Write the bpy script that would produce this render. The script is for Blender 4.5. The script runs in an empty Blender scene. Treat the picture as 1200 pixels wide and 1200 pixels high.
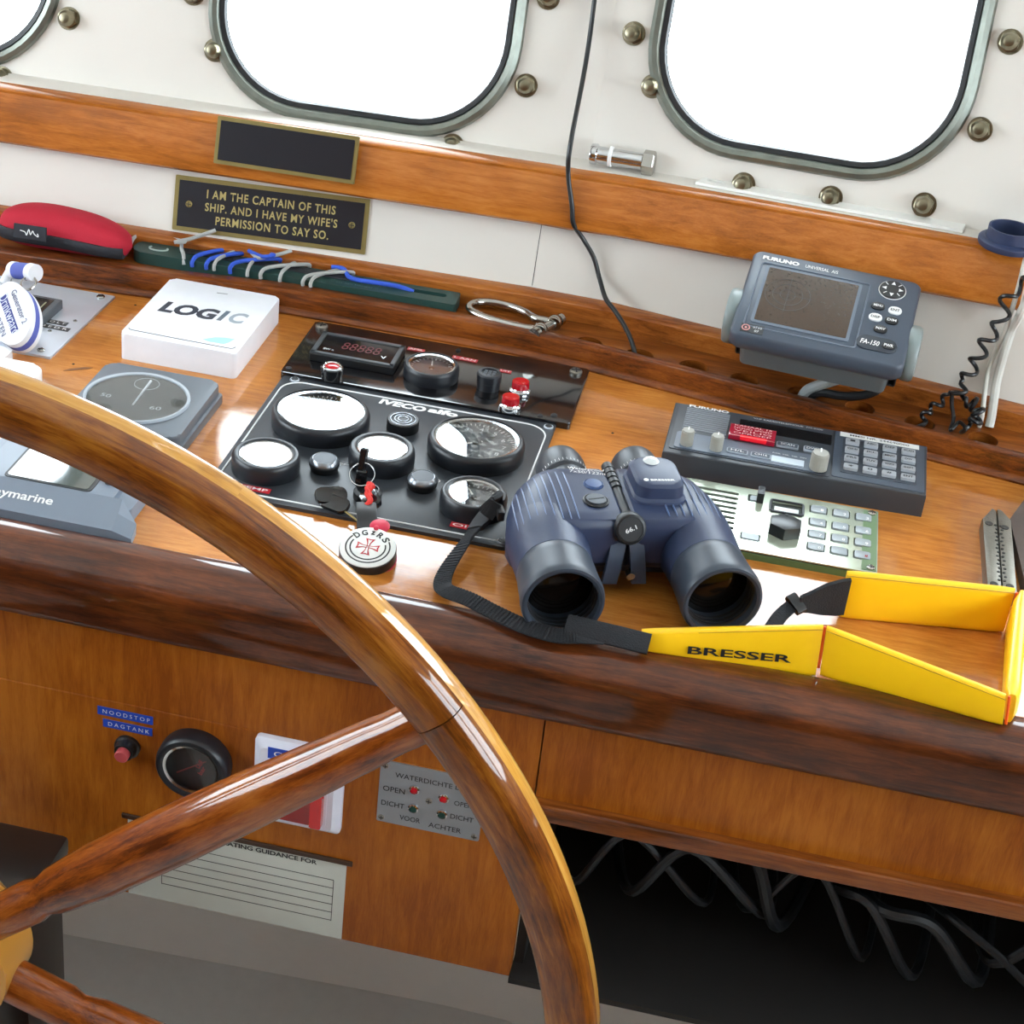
import bpy, bmesh, math, random
from mathutils import Matrix, Vector
R_ = math.radians
random.seed(4)
SC = bpy.context.scene
COL = SC.collection

# ------------------------------------------------------------------ camera, sky, exposure
def frame(o, x, y):
    x = Vector(x).normalized(); y = Vector(y); y = (y - x * y.dot(x)).normalized(); z = x.cross(y)
    m = Matrix.Identity(4)
    for i in range(3):
        m[i][0], m[i][1], m[i][2], m[i][3] = x[i], y[i], z[i], o[i]
    return m
cam = bpy.data.cameras.new('camera'); camo = bpy.data.objects.new('camera', cam); COL.objects.link(camo)
camo.matrix_world = frame((0.18881, -1.35991, 0.78249), (0.976, 0.1933, 0.1004), (-0.1843, 0.4874, 0.8535))
cam.sensor_width = 36; cam.lens = 63.84; cam.clip_start = .01
SC.camera = camo
SC.view_settings.view_transform = 'Standard'; SC.view_settings.look = 'None'
SC.view_settings.exposure = -0.42; SC.view_settings.gamma = 1.0; SC.view_settings.use_curve_mapping = False
SKY = 20.0
wd = bpy.data.worlds.new('overcast_sky'); SC.world = wd; wd.use_nodes = True
bgn = wd.node_tree.nodes['Background']; bgn.inputs[0].default_value = (0.955, 0.98, 1.0, 1); bgn.inputs[1].default_value = SKY

# ------------------------------------------------------------------ materials
def lin(h):
    h = h.lstrip('#'); v = [int(h[i:i+2], 16) / 255 for i in (0, 2, 4)]
    return tuple(((c / 12.92) if c <= .04045 else ((c + .055) / 1.055) ** 2.4) for c in v) + (1,)
MATS = {}
def new_mat(name):
    m = bpy.data.materials.new(name); m.use_nodes = True; nt = m.node_tree
    return m, nt, nt.nodes['Principled BSDF']
def plain(name, col, rough=.5, metal=0, coat=0, var=.06, vscale=60, bump=0, bscale=400, spec=.5, trans=0, emis=None):
    if name in MATS: return MATS[name]
    m, nt, b = new_mat(name); N = nt.nodes; L = nt.links
    tc = N.new('ShaderNodeTexCoord'); nz = N.new('ShaderNodeTexNoise'); nz.inputs['Scale'].default_value = vscale; nz.inputs['Detail'].default_value = 4
    L.new(tc.outputs['Object'], nz.inputs['Vector'])
    mx = N.new('ShaderNodeMix'); mx.data_type = 'RGBA'; c = lin(col)
    mx.inputs[6].default_value = tuple(v * (1 - var) for v in c[:3]) + (1,); mx.inputs[7].default_value = tuple(min(1, v * (1 + var)) for v in c[:3]) + (1,)
    L.new(nz.outputs[0], mx.inputs[0]); L.new(mx.outputs[2], b.inputs['Base Color'])
    b.inputs['Roughness'].default_value = rough; b.inputs['Metallic'].default_value = metal
    b.inputs['Coat Weight'].default_value = coat; b.inputs['Coat Roughness'].default_value = .05; b.inputs['Specular IOR Level'].default_value = spec
    b.inputs['Transmission Weight'].default_value = trans
    if emis: b.inputs['Emission Color'].default_value = lin(emis[0]); b.inputs['Emission Strength'].default_value = emis[1]
    if bump:
        n2 = N.new('ShaderNodeTexNoise'); n2.inputs['Scale'].default_value = bscale; L.new(tc.outputs['Object'], n2.inputs['Vector'])
        bp = N.new('ShaderNodeBump'); bp.inputs['Strength'].default_value = bump; bp.inputs['Distance'].default_value = .001
        L.new(n2.outputs[0], bp.inputs['Height']); L.new(bp.outputs[0], b.inputs['Normal'])
    MATS[name] = m; return m
def wood(name, cols, stretch=(1, 14, 14), scale=9, rough=.35, coat=.8, coatr=.06, uv=False, knots=.35, bump=.12, wave=.02):
    """cols: dark, mid, light; grain runs along the axis with the small stretch value"""
    if name in MATS: return MATS[name]
    m, nt, b = new_mat(name); N = nt.nodes; L = nt.links
    tc = N.new('ShaderNodeTexCoord'); mp = N.new('ShaderNodeMapping'); mp.inputs['Scale'].default_value = stretch
    L.new(tc.outputs['UV' if uv else 'Object'], mp.inputs['Vector'])
    n1 = N.new('ShaderNodeTexNoise'); n1.inputs['Scale'].default_value = scale; n1.inputs['Detail'].default_value = 8; n1.inputs['Roughness'].default_value = .62; n1.inputs['Distortion'].default_value = .6
    L.new(mp.outputs[0], n1.inputs['Vector'])
    mp2 = N.new('ShaderNodeMapping'); mp2.inputs['Scale'].default_value = tuple(s * 4.5 if s > 2 else s * 3 for s in stretch); L.new(tc.outputs['UV' if uv else 'Object'], mp2.inputs['Vector'])
    n2 = N.new('ShaderNodeTexNoise'); n2.inputs['Scale'].default_value = scale * 2.2; n2.inputs['Detail'].default_value = 5; L.new(mp2.outputs[0], n2.inputs['Vector'])
    n3 = N.new('ShaderNodeTexNoise'); n3.inputs['Scale'].default_value = scale * .45; n3.inputs['Detail'].default_value = 3; L.new(tc.outputs['UV' if uv else 'Object'], n3.inputs['Vector'])
    a = N.new('ShaderNodeMath'); a.operation = 'MULTIPLY_ADD'; L.new(n2.outputs[0], a.inputs[0]); a.inputs[1].default_value = .38; L.new(n1.outputs[0], a.inputs[2])
    a2 = N.new('ShaderNodeMath'); a2.operation = 'MULTIPLY_ADD'; L.new(n3.outputs[0], a2.inputs[0]); a2.inputs[1].default_value = knots; L.new(a.outputs[0], a2.inputs[2])
    mr = N.new('ShaderNodeMapRange'); c0 = .5 + .19 + knots * .5; mr.inputs[1].default_value = c0 - .24; mr.inputs[2].default_value = c0 + .24; L.new(a2.outputs[0], mr.inputs[0])
    cr = N.new('ShaderNodeValToRGB'); L.new(mr.outputs[0], cr.inputs[0]); e = cr.color_ramp.elements
    e[0].color = lin(cols[0]); e[0].position = 0; e[1].color = lin(cols[2]); e[1].position = 1
    k = e.new(.5); k.color = lin(cols[1])
    L.new(cr.outputs[0], b.inputs['Base Color']); b.inputs['Roughness'].default_value = rough
    b.inputs['Coat Weight'].default_value = coat; b.inputs['Coat Roughness'].default_value = coatr; b.inputs['Specular IOR Level'].default_value = .1
    bp = N.new('ShaderNodeBump'); bp.inputs['Strength'].default_value = bump; bp.inputs['Distance'].default_value = .0006
    L.new(a.outputs[0], bp.inputs['Height']); L.new(bp.outputs[0], b.inputs['Normal'])
    # varnish surface: slight ripples and grain showing in the gloss
    nw = N.new('ShaderNodeTexNoise'); nw.inputs['Scale'].default_value = 22; nw.inputs['Detail'].default_value = 3; L.new(tc.outputs['Object'], nw.inputs['Vector'])
    ma = N.new('ShaderNodeMath'); ma.operation = 'MULTIPLY_ADD'; L.new(n2.outputs[0], ma.inputs[0]); ma.inputs[1].default_value = .06; L.new(nw.outputs[0], ma.inputs[2])
    b2 = N.new('ShaderNodeBump'); b2.inputs['Strength'].default_value = wave * 10; b2.inputs['Distance'].default_value = .001; L.new(ma.outputs[0], b2.inputs['Height']); L.new(b2.outputs[0], b.inputs['Coat Normal'])
    MATS[name] = m; return m
def glass(name, ior=1.75, tint='#ffffff', rough=0.0, dirt=0.0):
    if name in MATS: return MATS[name]
    m, nt, b = new_mat(name); N = nt.nodes; L = nt.links; N.remove(b)
    out = N['Material Output']; tr = N.new('ShaderNodeBsdfTransparent'); tr.inputs[0].default_value = lin(tint)
    gl = N.new('ShaderNodeBsdfGlossy'); gl.inputs['Roughness'].default_value = rough
    fr = N.new('ShaderNodeFresnel'); fr.inputs[0].default_value = ior; mx = N.new('ShaderNodeMixShader')
    gn = N.new('ShaderNodeNewGeometry'); mr0 = N.new('ShaderNodeMapRange'); mr0.inputs[3].default_value = ior; mr0.inputs[4].default_value = 1/ior  # same Fresnel on both faces of a thin pane
    L.new(gn.outputs['Backfacing'], mr0.inputs[0]); L.new(mr0.outputs[0], fr.inputs[0])
    L.new(fr.outputs[0], mx.inputs[0]); L.new(tr.outputs[0], mx.inputs[1]); L.new(gl.outputs[0], mx.inputs[2])
    last = mx
    if dirt:
        df = N.new('ShaderNodeBsdfDiffuse'); df.inputs[0].default_value = (.75, .75, .72, 1); tc = N.new('ShaderNodeTexCoord'); nz = N.new('ShaderNodeTexNoise'); nz.inputs['Scale'].default_value = 160; nz.inputs['Detail'].default_value = 6
        L.new(tc.outputs['Object'], nz.inputs['Vector']); mr = N.new('ShaderNodeMapRange'); mr.inputs[1].default_value = .5; mr.inputs[2].default_value = .78; mr.inputs[4].default_value = dirt
        L.new(nz.outputs[0], mr.inputs[0]); m2 = N.new('ShaderNodeMixShader'); L.new(mr.outputs[0], m2.inputs[0]); L.new(mx.outputs[0], m2.inputs[1]); L.new(df.outputs[0], m2.inputs[2]); last = m2
    L.new(last.outputs[0], out.inputs['Surface']); MATS[name] = m; return m

M_DESK = wood('varnished_oak_ply', ('#a05c1e', '#bb742f', '#cb883f'), (1, 8, 8), 26, rough=.4, coat=1, coatr=.045, knots=.7, bump=.08)
M_RAIL = wood('dark_mahogany', ('#2e1408', '#4e230b', '#683413'), (1, 9, 9), 26, rough=.5, coat=.8, coatr=.05, knots=.9)
M_BOARD2 = wood('wheelhouse_panelling', ('#6a3c18', '#85501f', '#96602c'), (9, 9, 1), 6, coat=.3, coatr=.2)
M_LIP = wood('lip_mahogany', ('#3a1a08', '#6b3510', '#8a4a18'), (1, 9, 9), 24, rough=.5, coat=.6, coatr=.1, knots=.9)
M_TRAY = wood('tray_mahogany', ('#4c240c', '#7c4116', '#985a24'), (1, 12, 12), 10, coat=.7, coatr=.12, knots=.6)
M_PANEL = wood('front_panel_ply', ('#884511', '#a05916', '#b1691d'), (8, 8, 1), 16, rough=.5, coat=.3, coatr=.25, knots=1.1, bump=.06)
M_BOARD = wood('teak_board', ('#8a4c16', '#a86020', '#b97230'), (1, 10, 10), 18, coat=.6, coatr=.12, knots=.8)
M_COVE = wood('cove_mahogany', ('#6c3410', '#965420', '#ad692c'), (1, 10, 10), 20, coat=.8, coatr=.1, knots=.6)
M_RIM = wood('wheel_mahogany', ('#4f280e', '#7d4312', '#9c611f'), (1, 7, 7), 30, rough=.3, coat=1, coatr=.03, uv=True, knots=1.1, wave=.015)
M_RIM2 = wood('wheel_oak', ('#a06a28', '#c48a3a', '#d8a552'), (1, 12, 12), 16, rough=.3, coat=1, coatr=.03, uv=True, wave=.015)
M_SPOKE = wood('spoke_mahogany', ('#50220c', '#8a4413', '#a86024'), (8, 8, 1), 24, rough=.3, coat=1, coatr=.04, knots=1.1)
M_WALL = plain('cream_painted_steel', '#d6d0c8', rough=.45, var=.04, vscale=12, bump=.15, bscale=14)
M_WHITE = plain('white_paint', '#e6e6e0', rough=.35, var=.03)
M_BLK = plain('gloss_black_plastic', '#131316', rough=.12, coat=.5, spec=.5, var=.2, vscale=200)
M_BLKM = plain('matt_black_plastic', '#17181b', rough=.42, var=.1)
M_BEZ = plain('bezel_rubber', '#1b1e24', rough=.38, var=.08)
M_PNL = plain('anthracite_panel', '#2c3036', rough=.38, var=.12, vscale=40)
M_CHROME = plain('chrome', '#d9dcdf', rough=.12, metal=1)
M_STEEL = plain('stainless_steel', '#b6b4ae', rough=.18, metal=1)
M_DULL = plain('dull_metal', '#8f8c84', rough=.4, metal=1, var=.2, bump=.3)
M_ALU = plain('brushed_aluminium', '#c9d0da', rough=.3, metal=.45)
M_BRASS = plain('aged_brass', '#8f8050', rough=.42, metal=.7, var=.2)
M_LETTER = plain('print_white', '#e8e8e8', rough=.5)
M_LBLK = plain('print_black', '#15161a', rough=.5)
M_RED = plain('red_lens', '#b00d1c', rough=.12, coat=.6, var=.1)
M_REDL = plain('red_label_tape', '#b3202c', rough=.35)
M_BLUET = plain('blue_label_tape', '#1d49b8', rough=.35)
M_LBLT = plain('black_label_tape', '#23262a', rough=.4)
M_GGLASS = glass('gauge_glass', 2.0, dirt=.06)
M_GDIRT = glass('dusty_gauge_glass', 1.9, dirt=.35)
M_PANE = glass('window_pane', 1.5, '#f2f8fb')
M_DIAL = plain('dial_black', '#191c20', rough=.5, var=.3)
M_NAVY = plain('navy_rubber', '#293450', rough=.42, var=.05, bump=.05)
M_BARREL = plain('grey_blue_barrel', '#2f3743', rough=.4, var=.05)
M_YEL = plain('yellow_vinyl', '#ffc60e', rough=.4, coat=.25, var=.04, bump=.1, bscale=120)
M_ORNG = plain('orange_piping', '#e8590f', rough=.5)
M_WEB = plain('black_webbing', '#15171d', rough=.75, bump=.6, bscale=900)
M_GREYP = plain('slate_grey_plastic', '#454e5b', rough=.38, var=.05)
M_GREYD = plain('grey_casting', '#5a6062', rough=.45)
M_RAY = plain('instrument_grey', '#717b89', rough=.4, var=.04)

# ------------------------------------------------------------------ geometry helper
I4 = Matrix.Identity(4)
class G:
    def __init__(s, M=None): s.bm = bmesh.new(); s.M = M.copy() if M else I4.copy()
    def _fin(s, verts, M=None):
        m = s.M @ M if M else s.M
        for v in verts: v.co = m @ v.co
    def box(s, c, d, bev=0, seg=2, M=None):
        r = bmesh.ops.create_cube(s.bm, size=1); vs = r['verts']
        for v in vs: v.co = Vector((v.co.x * d[0] + c[0], v.co.y * d[1] + c[1], v.co.z * d[2] + c[2]))
        if bev:
            es = list({e for v in vs for e in v.link_edges})
            q = bmesh.ops.bevel(s.bm, geom=es, offset=bev, segments=seg, profile=.6, affect='EDGES')
            vs = list({v for f in q['faces'] for v in f.verts} | {v for v in vs if v.is_valid})
        s._fin(vs, M); return s
    def prism(s, pts, z0, z1, bev=0, seg=2, M=None, both=False):
        b = [s.bm.verts.new((p[0], p[1], z0)) for p in pts]; t = [s.bm.verts.new((p[0], p[1], z1)) for p in pts]; n = len(pts)
        s.bm.faces.new(list(reversed(b))); tf = s.bm.faces.new(t)
        for i in range(n): s.bm.faces.new((b[i], b[(i+1) % n], t[(i+1) % n], t[i]))
        vs = set(b + t)
        if bev:
            es = list(tf.edges)
            q = bmesh.ops.bevel(s.bm, geom=es, offset=bev, segments=seg, profile=.55, affect='EDGES', clamp_overlap=True)
            vs = {v for v in vs if v.is_valid} | {v for f in q['faces'] for v in f.verts}
        s._fin([v for v in vs if v.is_valid], M); return s
    def lathe(s, prof, M=None, n=48, arc=None):
        rings = []; allv = []
        for r, z in prof:
            if r < 1e-7: v = s.bm.verts.new((0, 0, z)); rings.append([v]); allv.append(v)
            else:
                ring = [s.bm.verts.new((r * math.cos(2*math.pi*i/n), r * math.sin(2*math.pi*i/n), z)) for i in range(n)]; rings.append(ring); allv += ring
        for a, b in zip(rings, rings[1:]):
            for i in range(n):
                j = (i + 1) % n
                if len(a) == 1 and len(b) == 1: continue
                if len(a) == 1: s.bm.faces.new((a[0], b[j], b[i]))
                elif len(b) == 1: s.bm.faces.new((a[i], a[j], b[0]))
                else: s.bm.faces.new((a[i], a[j], b[j], b[i]))
        s._fin(allv, M); return s
    def cyl(s, p0, p1, r0, r1=None, n=24, M=None):
        r1 = r0 if r1 is None else r1; p0 = Vector(p0); p1 = Vector(p1); d = p1 - p0; L = d.length
        q = d.to_track_quat('Z', 'Y').to_matrix().to_4x4(); mm = Matrix.Translation(p0) @ q
        return s.lathe([(0, 0), (r0, 0), (r1, L), (0, L)], (M @ mm) if M else mm, n)
    def loft(s, loops, cap=True, close=False):
        rs = [[s.bm.verts.new(s.M @ Vector(p)) for p in lp] for lp in loops]; n = len(rs[0])
        prs = list(zip(rs, rs[1:])) + ([(rs[-1], rs[0])] if close else [])
        for a, b in prs:
            for i in range(n): s.bm.faces.new((a[i], a[(i+1) % n], b[(i+1) % n], b[i]))
        if cap and not close: s.bm.faces.new(list(reversed(rs[0]))); s.bm.faces.new(rs[-1])
        return s
    def tube(s, path, r, n=10, closed=False, rad=None, flat=None, up=(0, 0, 1)):
        """flat=(w,t): rectangular-ish band whose width lies across 'up' x tangent"""
        P = [Vector(p) for p in path]; N = len(P); loops = []; prev = None
        for i, p in enumerate(P):
            a = P[(i-1) % N] if closed or i else P[0]; b = P[(i+1) % N] if closed or i < N-1 else P[-1]
            t = (b - a).normalized()
            if flat:
                u = up[i] if isinstance(up, list) else up; u = Vector(u); w = t.cross(u)
                w = w.normalized() if w.length > 1e-6 else Vector((1, 0, 0)); u = w.cross(t).normalized()
                hw, ht = flat[0]/2, flat[1]/2; k = ht*.7
                loops.append([p + w*a1 + u*b1 for a1, b1 in ((-hw, -ht+k*.5), (-hw+k, -ht), (hw-k, -ht), (hw, -ht+k*.5), (hw, ht-k*.5), (hw-k, ht), (-hw+k, ht), (-hw, ht-k*.5))])
            else:
                if prev is None: prev = t.orthogonal().normalized()
                prev = (prev - t * prev.dot(t)); prev = prev.normalized() if prev.length > 1e-6 else t.orthogonal().normalized()
                q = t.cross(prev); rr = rad[i] if rad else r
                loops.append([p + (prev*math.cos(2*math.pi*k/n) + q*math.sin(2*math.pi*k/n)) * rr for k in range(n)])
        return s.loft(loops, cap=True, close=closed)
    def done(s, name, mat, parent=None, angle=32, uv=None):
        bm = s.bm; bmesh.ops.recalc_face_normals(bm, faces=bm.faces)
        ca = R_(angle)
        for f in bm.faces: f.smooth = True
        for e in bm.edges:
            if len(e.link_faces) == 2 and e.calc_face_angle(0) > ca: e.smooth = False
        me = bpy.data.meshes.new(name); bm.to_mesh(me); bm.free()
        if mat: me.materials.append(mat)
        o = bpy.data.objects.new(name, me); COL.objects.link(o)
        if parent: attach(o, parent)
        return o
LOCS = {}
def attach(o, parent):
    o.parent = parent
    o.matrix_parent_inverse = Matrix.Translation(-Vector(LOCS.get(parent.name, (0, 0, 0))))   # children are modelled in scene coordinates
def tag(o, label, cat, group=None, kind=None):
    if label: o['label'] = label
    if cat: o['category'] = cat
    if group: o['group'] = group
    if kind: o['kind'] = kind
    return o
def thing(name, label, cat, loc=(0, 0, 0), group=None):
    o = bpy.data.objects.new(name, None); o.empty_display_size = .02; COL.objects.link(o); o.location = loc; LOCS[o.name] = tuple(loc)
    return tag(o, label, cat, group)
def struct(o): o['kind'] = 'structure'; return o
def rrect(x0, x1, y0, y1, r, n=6):
    if not isinstance(r, (tuple, list)): r = (r,)*4
    out = []
    for (cx, cy, a0, rr) in ((x1, y0, -90, r[0]), (x1, y1, 0, r[1]), (x0, y1, 90, r[2]), (x0, y0, 180, r[3])):
        sx = -1 if cx == x1 else 1; sy = -1 if cy == y1 else 1
        for i in range(n + 1):
            a = R_(a0 + 90 * i / n); out.append((cx + sx*rr + rr*math.cos(a), cy + sy*rr + rr*math.sin(a)))
    return out
def smooth(pts, k=8, closed=False):
    P = [Vector(p) for p in pts]; n = len(P); out = []
    for i in range(n if closed else n - 1):
        g = lambda j: P[j % n] if closed else P[max(0, min(n-1, j))]
        a, b, c, d = g(i-1), g(i), g(i+1), g(i+2)
        for q in range(k):
            t = q / k; out.append(.5*((2*b) + (c-a)*t + (2*a-5*b+4*c-d)*t*t + (3*b-a-3*c+d)*t**3))
    if not closed: out.append(P[-1])
    return out
def plate_with_holes(name, outer, holes, z0, z1, mat, parent=None, M=None):
    """outer, holes: 2D loops; filled flat and given thickness"""
    bm = bmesh.new(); edges = []
    for lp in [outer] + holes:
        vs = [bm.verts.new((p[0], p[1], z1)) for p in lp]
        edges += [bm.edges.new((vs[i], vs[(i+1) % len(vs)])) for i in range(len(vs))]
    bmesh.ops.triangle_fill(bm, use_beauty=True, use_dissolve=False, edges=edges)
    r = bmesh.ops.extrude_face_region(bm, geom=list(bm.faces))
    for v in [g for g in r['geom'] if isinstance(g, bmesh.types.BMVert)]: v.co.z = z0
    g = G(); g.bm.free(); g.bm = bm
    if M:
        for v in bm.verts: v.co = M @ v.co
    return g.done(name, mat, parent, angle=25)
TEXTS = []
def text(body, M, w, h, mat, parent, name='lettering', bold=0, ext=.00015, align='CENTER', spacing=1.0, shear=0):
    cu = bpy.data.curves.new(name, 'FONT'); cu.body = body; cu.align_x = align; cu.align_y = 'CENTER'; cu.offset = bold; cu.extrude = 0; cu.space_character = spacing; cu.shear = shear; cu.resolution_u = 3
    o = bpy.data.objects.new(name, cu); COL.objects.link(o); TEXTS.append((o, M.copy(), w, h, mat, parent, name, ext))
def flush_texts():
    bpy.context.view_layer.update(); dg = bpy.context.evaluated_depsgraph_get()
    for o, M, w, h, mat, parent, name, ext in TEXTS:
        me = bpy.data.meshes.new_from_object(o.evaluated_get(dg))
        xs = [v.co.x for v in me.vertices]; ys = [v.co.y for v in me.vertices]
        if not xs: continue
        cx, cy = (min(xs)+max(xs))/2, (min(ys)+max(ys))/2; sx = w/max(1e-6, max(xs)-min(xs)); sy = (h/max(1e-6, max(ys)-min(ys))) if h else sx
        for v in me.vertices: v.co = M @ Vector(((v.co.x-cx)*sx, (v.co.y-cy)*sy, ext))
        me.materials.clear(); me.materials.append(mat)
        cu = o.data; bpy.data.objects.remove(o); bpy.data.curves.remove(cu)
        me.name = name; q = bpy.data.objects.new(name, me); COL.objects.link(q); attach(q, parent)
def UPF(x, y, z, ang=0): # frame lying flat, seen from above, x to the right
    a = R_(ang); return frame((x, y, z), (math.cos(a), math.sin(a), 0), (-math.sin(a), math.cos(a), 0))
def FRF(x, y, z): return frame((x, y, z), (1, 0, 0), (0, 0, 1))

# ------------------------------------------------------------------ the front bulkhead: two facets, leaning back
BX = [-1.4, -.42, -.155, -.05, .03, .154, .331, .443, 1.4]; BY = [.262, .3035, .3165, .3205, .3185, .2985, .268, .2475, .075]
def Yb(x):
    for i in range(len(BX)-1):
        if x <= BX[i+1]: t = (x-BX[i])/(BX[i+1]-BX[i]); return BY[i] + t*(BY[i+1]-BY[i])
    return BY[-1]
LEAN = .306
rise = lambda x: .049*max(0, x)
def WY(x, z, off=0): return Yb(x) + LEAN*(z-.035) + off
XS = [-1.35, -.9, -.6, -.42, -.3, -.155, -.1, -.05, -.02, .03, .08, .154, .24, .331, .443, .6, .9, 1.35]
def sweep(name, sect, mat, parent=None, xs=XS, angle=30):
    """sect(x) -> list of (y,z)"""
    g = G(); g.loft([[(x, y, z) for y, z in sect(x)] for x in xs]); return g.done(name, mat, parent, angle)
w = sweep('wall_front', lambda x: [(WY(x, -.06), -.06), (WY(x, .135+rise(x)), .135+rise(x)), (WY(x, .135+rise(x))+.02, .135+rise(x)), (WY(x, -.06)+.02, -.06)], M_WALL); struct(w)
g = G(); g.tube([(-.047, WY(-.047, z)-.0001, z) for z in (.04, .06, .078, .09, .104)], .00035, n=5)
attach(g.done('paint_crack', M_LBLK), w)
w = sweep('wall_front_base', lambda x: [(WY(x, -.06), -.95), (WY(x, -.06), -.055), (WY(x, -.06)+.02, -.055), (WY(x, -.06)+.02, -.95)], M_WHITE); w.name = 'wall_front_lower'; struct(w)
# varnished board along the wall
def board_sect(x):
    r = rise(x); z0, z1 = .104+r, .157+r; yf = WY(x, z1, -.020); yb = WY(x, z1, .002)
    y0 = WY(x, z0, -.018)
    return [(y0+.018, z0), (y0+.003, z0), (y0, z0+.003), (yf-.0002, z1-.006), (yf+.0015, z1-.0045), (yf+.0015, z1-.002), (yf+.0045, z1), (yb, z1)]
BXS = [x for x in XS if x < .42] + [.418]
w = sweep('trim_1', board_sect, M_BOARD, xs=BXS, angle=40); struct(w)
# ledge behind board and upper wall
w = sweep('ledge_sill', lambda x: [(WY(x, .157)-.0, .150+rise(x)), (WY(x, .157), .1575+rise(x)), (WY(x, .157)+.05, .1575+rise(x)), (WY(x, .157)+.05, .150+rise(x))], M_WALL); w.name = 'trim_2'; struct(w)
for side, xa, xb, slope, zr, wins in (('left', -1.35, -.012, .0435, 0, (-.73-.0, -.255, -1.2)), ('right', -.012, 1.35, -.178, .049, (.185, .66, 1.135))):
    ox = 0.0; oy = Yb(-.012) + .03
    F = frame((-.012, oy, .035), (1, slope, zr), (0, LEAN, 1))
    fr = 1/Vector((1, slope, zr)).length
    X = lambda x: (x + .012) / fr
    holes = []; outl = []
    s0, s1 = (.126, .43) if side == 'left' else (.154, .448); nd = 0 if side == 'left' else .030
    for wx in wins:
        if wx < -1.1 or wx > 1.1: continue
        holes.append(rrect(X(wx)-.152, X(wx)+.152, s0+.008, s1, .095, 8)); outl.append((X(wx), wx))
    w = plate_with_holes('wall_front_upper', [(X(xa)-.004, .11), (X(xb)+.004, .11), (X(xb)+.004, 1.2), (X(xa)-.004, 1.2)], holes, -.008, 0, M_WALL, M=F)
    w.name = 'wall_front_' + side; struct(w)
    for (cx, wx), hole in zip(outl, holes):
        n = {-.73: 1, -.255: 2, .185: 3, .66: 4}[wx]
        g = G(F); ring = [(p[0], p[1], .002) for p in rrect(cx-.155, cx+.155, s0+.005, s1+.003, .098, 12)]
        g.tube(ring, .0065, n=8, closed=True); fo = g.done('window_%d' % n, plain('window_ring_metal', '#7c8078', .35, .8, var=.3)); struct(fo)
        g = G(F); g.tube([(p[0], p[1], .0) for p in rrect(cx-.147, cx+.147, s0+.013, s1-.005, .09, 12)], .005, n=6, closed=True); g.done('rubber_seal', M_BLKM, fo)
        g = G(F); g.prism(hole, -.005, -.003); g.done('pane', M_PANE, fo)
        # cap nuts round the ring
        sm = (s0+s1)/2; sh = (s1-s0)/2
        for k, (du, dv) in enumerate(((-.072+nd, -sh-.0150-nd*.27), (.015+nd, -sh-.0130-nd*.27), (.104+nd, -sh-.004-nd*.27), (-.150, -sh+.055), (-.178, -.045), (-.180, .050), (-.150, sh-.050), (-.072, sh+.020), (.015, sh+.022), (.104, sh+.008), (.170, -sh+.065), (.180, 0), (.176, .075))):
            g = G(F @ Matrix.Translation((cx+du, sm+dv, 0)) @ Matrix.Rotation(k*.7, 4, 'Z')); g.lathe([(0, 0), (.0118, 0), (.0118, .001), (0, .001)], n=24); g.lathe([(0, .001), (.0100, .001), (.0100, .007), (.0088, .0075), (0, .0075)], n=6)
            g.lathe([(.0082, .007), (.0078, .0105), (.0052, .0145), (0, .0158)], n=16); g.done('cap_nut', plain('aged_nut', '#8d8670', .3, 1, var=.3), fo)
# shell of the wheelhouse around the camera: unseen, back closed and walls panelled brown to cut the fill light
g = G(); g.box((0, -.7, 1.13), (2.9, 3.7, .04)); struct(g.done('ceiling', M_WHITE))
g = G(); g.box((0, -.95, -.97), (2.9, 3.3, .04)); struct(g.done('floor', plain('pale_deck_paint', '#cfcbc4', .6)))
def shell(name, c, d, axis):
    pass
for side, x in (('left', -1.37), ('right', 1.37)):
    g = G(); g.box((x, -.95, -.36), (.04, 3.1, 1.18)); g.box((x, -.75, .96), (.04, 3.5, .32)); g.box((x, -1.95, .5), (.04, 1.1, .7)); g.box((x, -.66, .5), (.04, .12, .7)); g.box((x, .35, .5), (.04, .6, .7))
    struct(g.done('wall_' + side, M_BOARD2))
    n = 5 if side == 'left' else 6
    g = G(); g.box((x, -.67, .51), (.005, 1.44, .58)); struct(g.done('window_%d' % n, M_PANE))
g = G(); g.box((0, -2.5, .1), (2.9, .04, 2.1)); struct(g.done('wall_back', M_BOARD2))
# light portals in the window openings
def portal(loc, sx, sy, d):
    l = bpy.data.lights.new('window_portal', 'AREA'); l.shape = 'RECTANGLE'; l.size = sx; l.size_y = sy; l.cycles.is_portal = True
    o = bpy.data.objects.new('window_portal', l); COL.objects.link(o); o.location = loc; o.rotation_euler = Vector(d).to_track_quat('-Z', 'Y').to_euler()
for wx in (-.73, -.255, .185, .66):
    zc = .035 + .285/1.046 + rise(wx); portal((wx, WY(wx, zc, .05), zc), .34, .36, (0, -1, .3))
portal((-1.4, -.67, .51), .62, 1.5, (1, 0, 0)); portal((1.4, -.67, .51), .62, 1.5, (-1, 0, 0))

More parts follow.
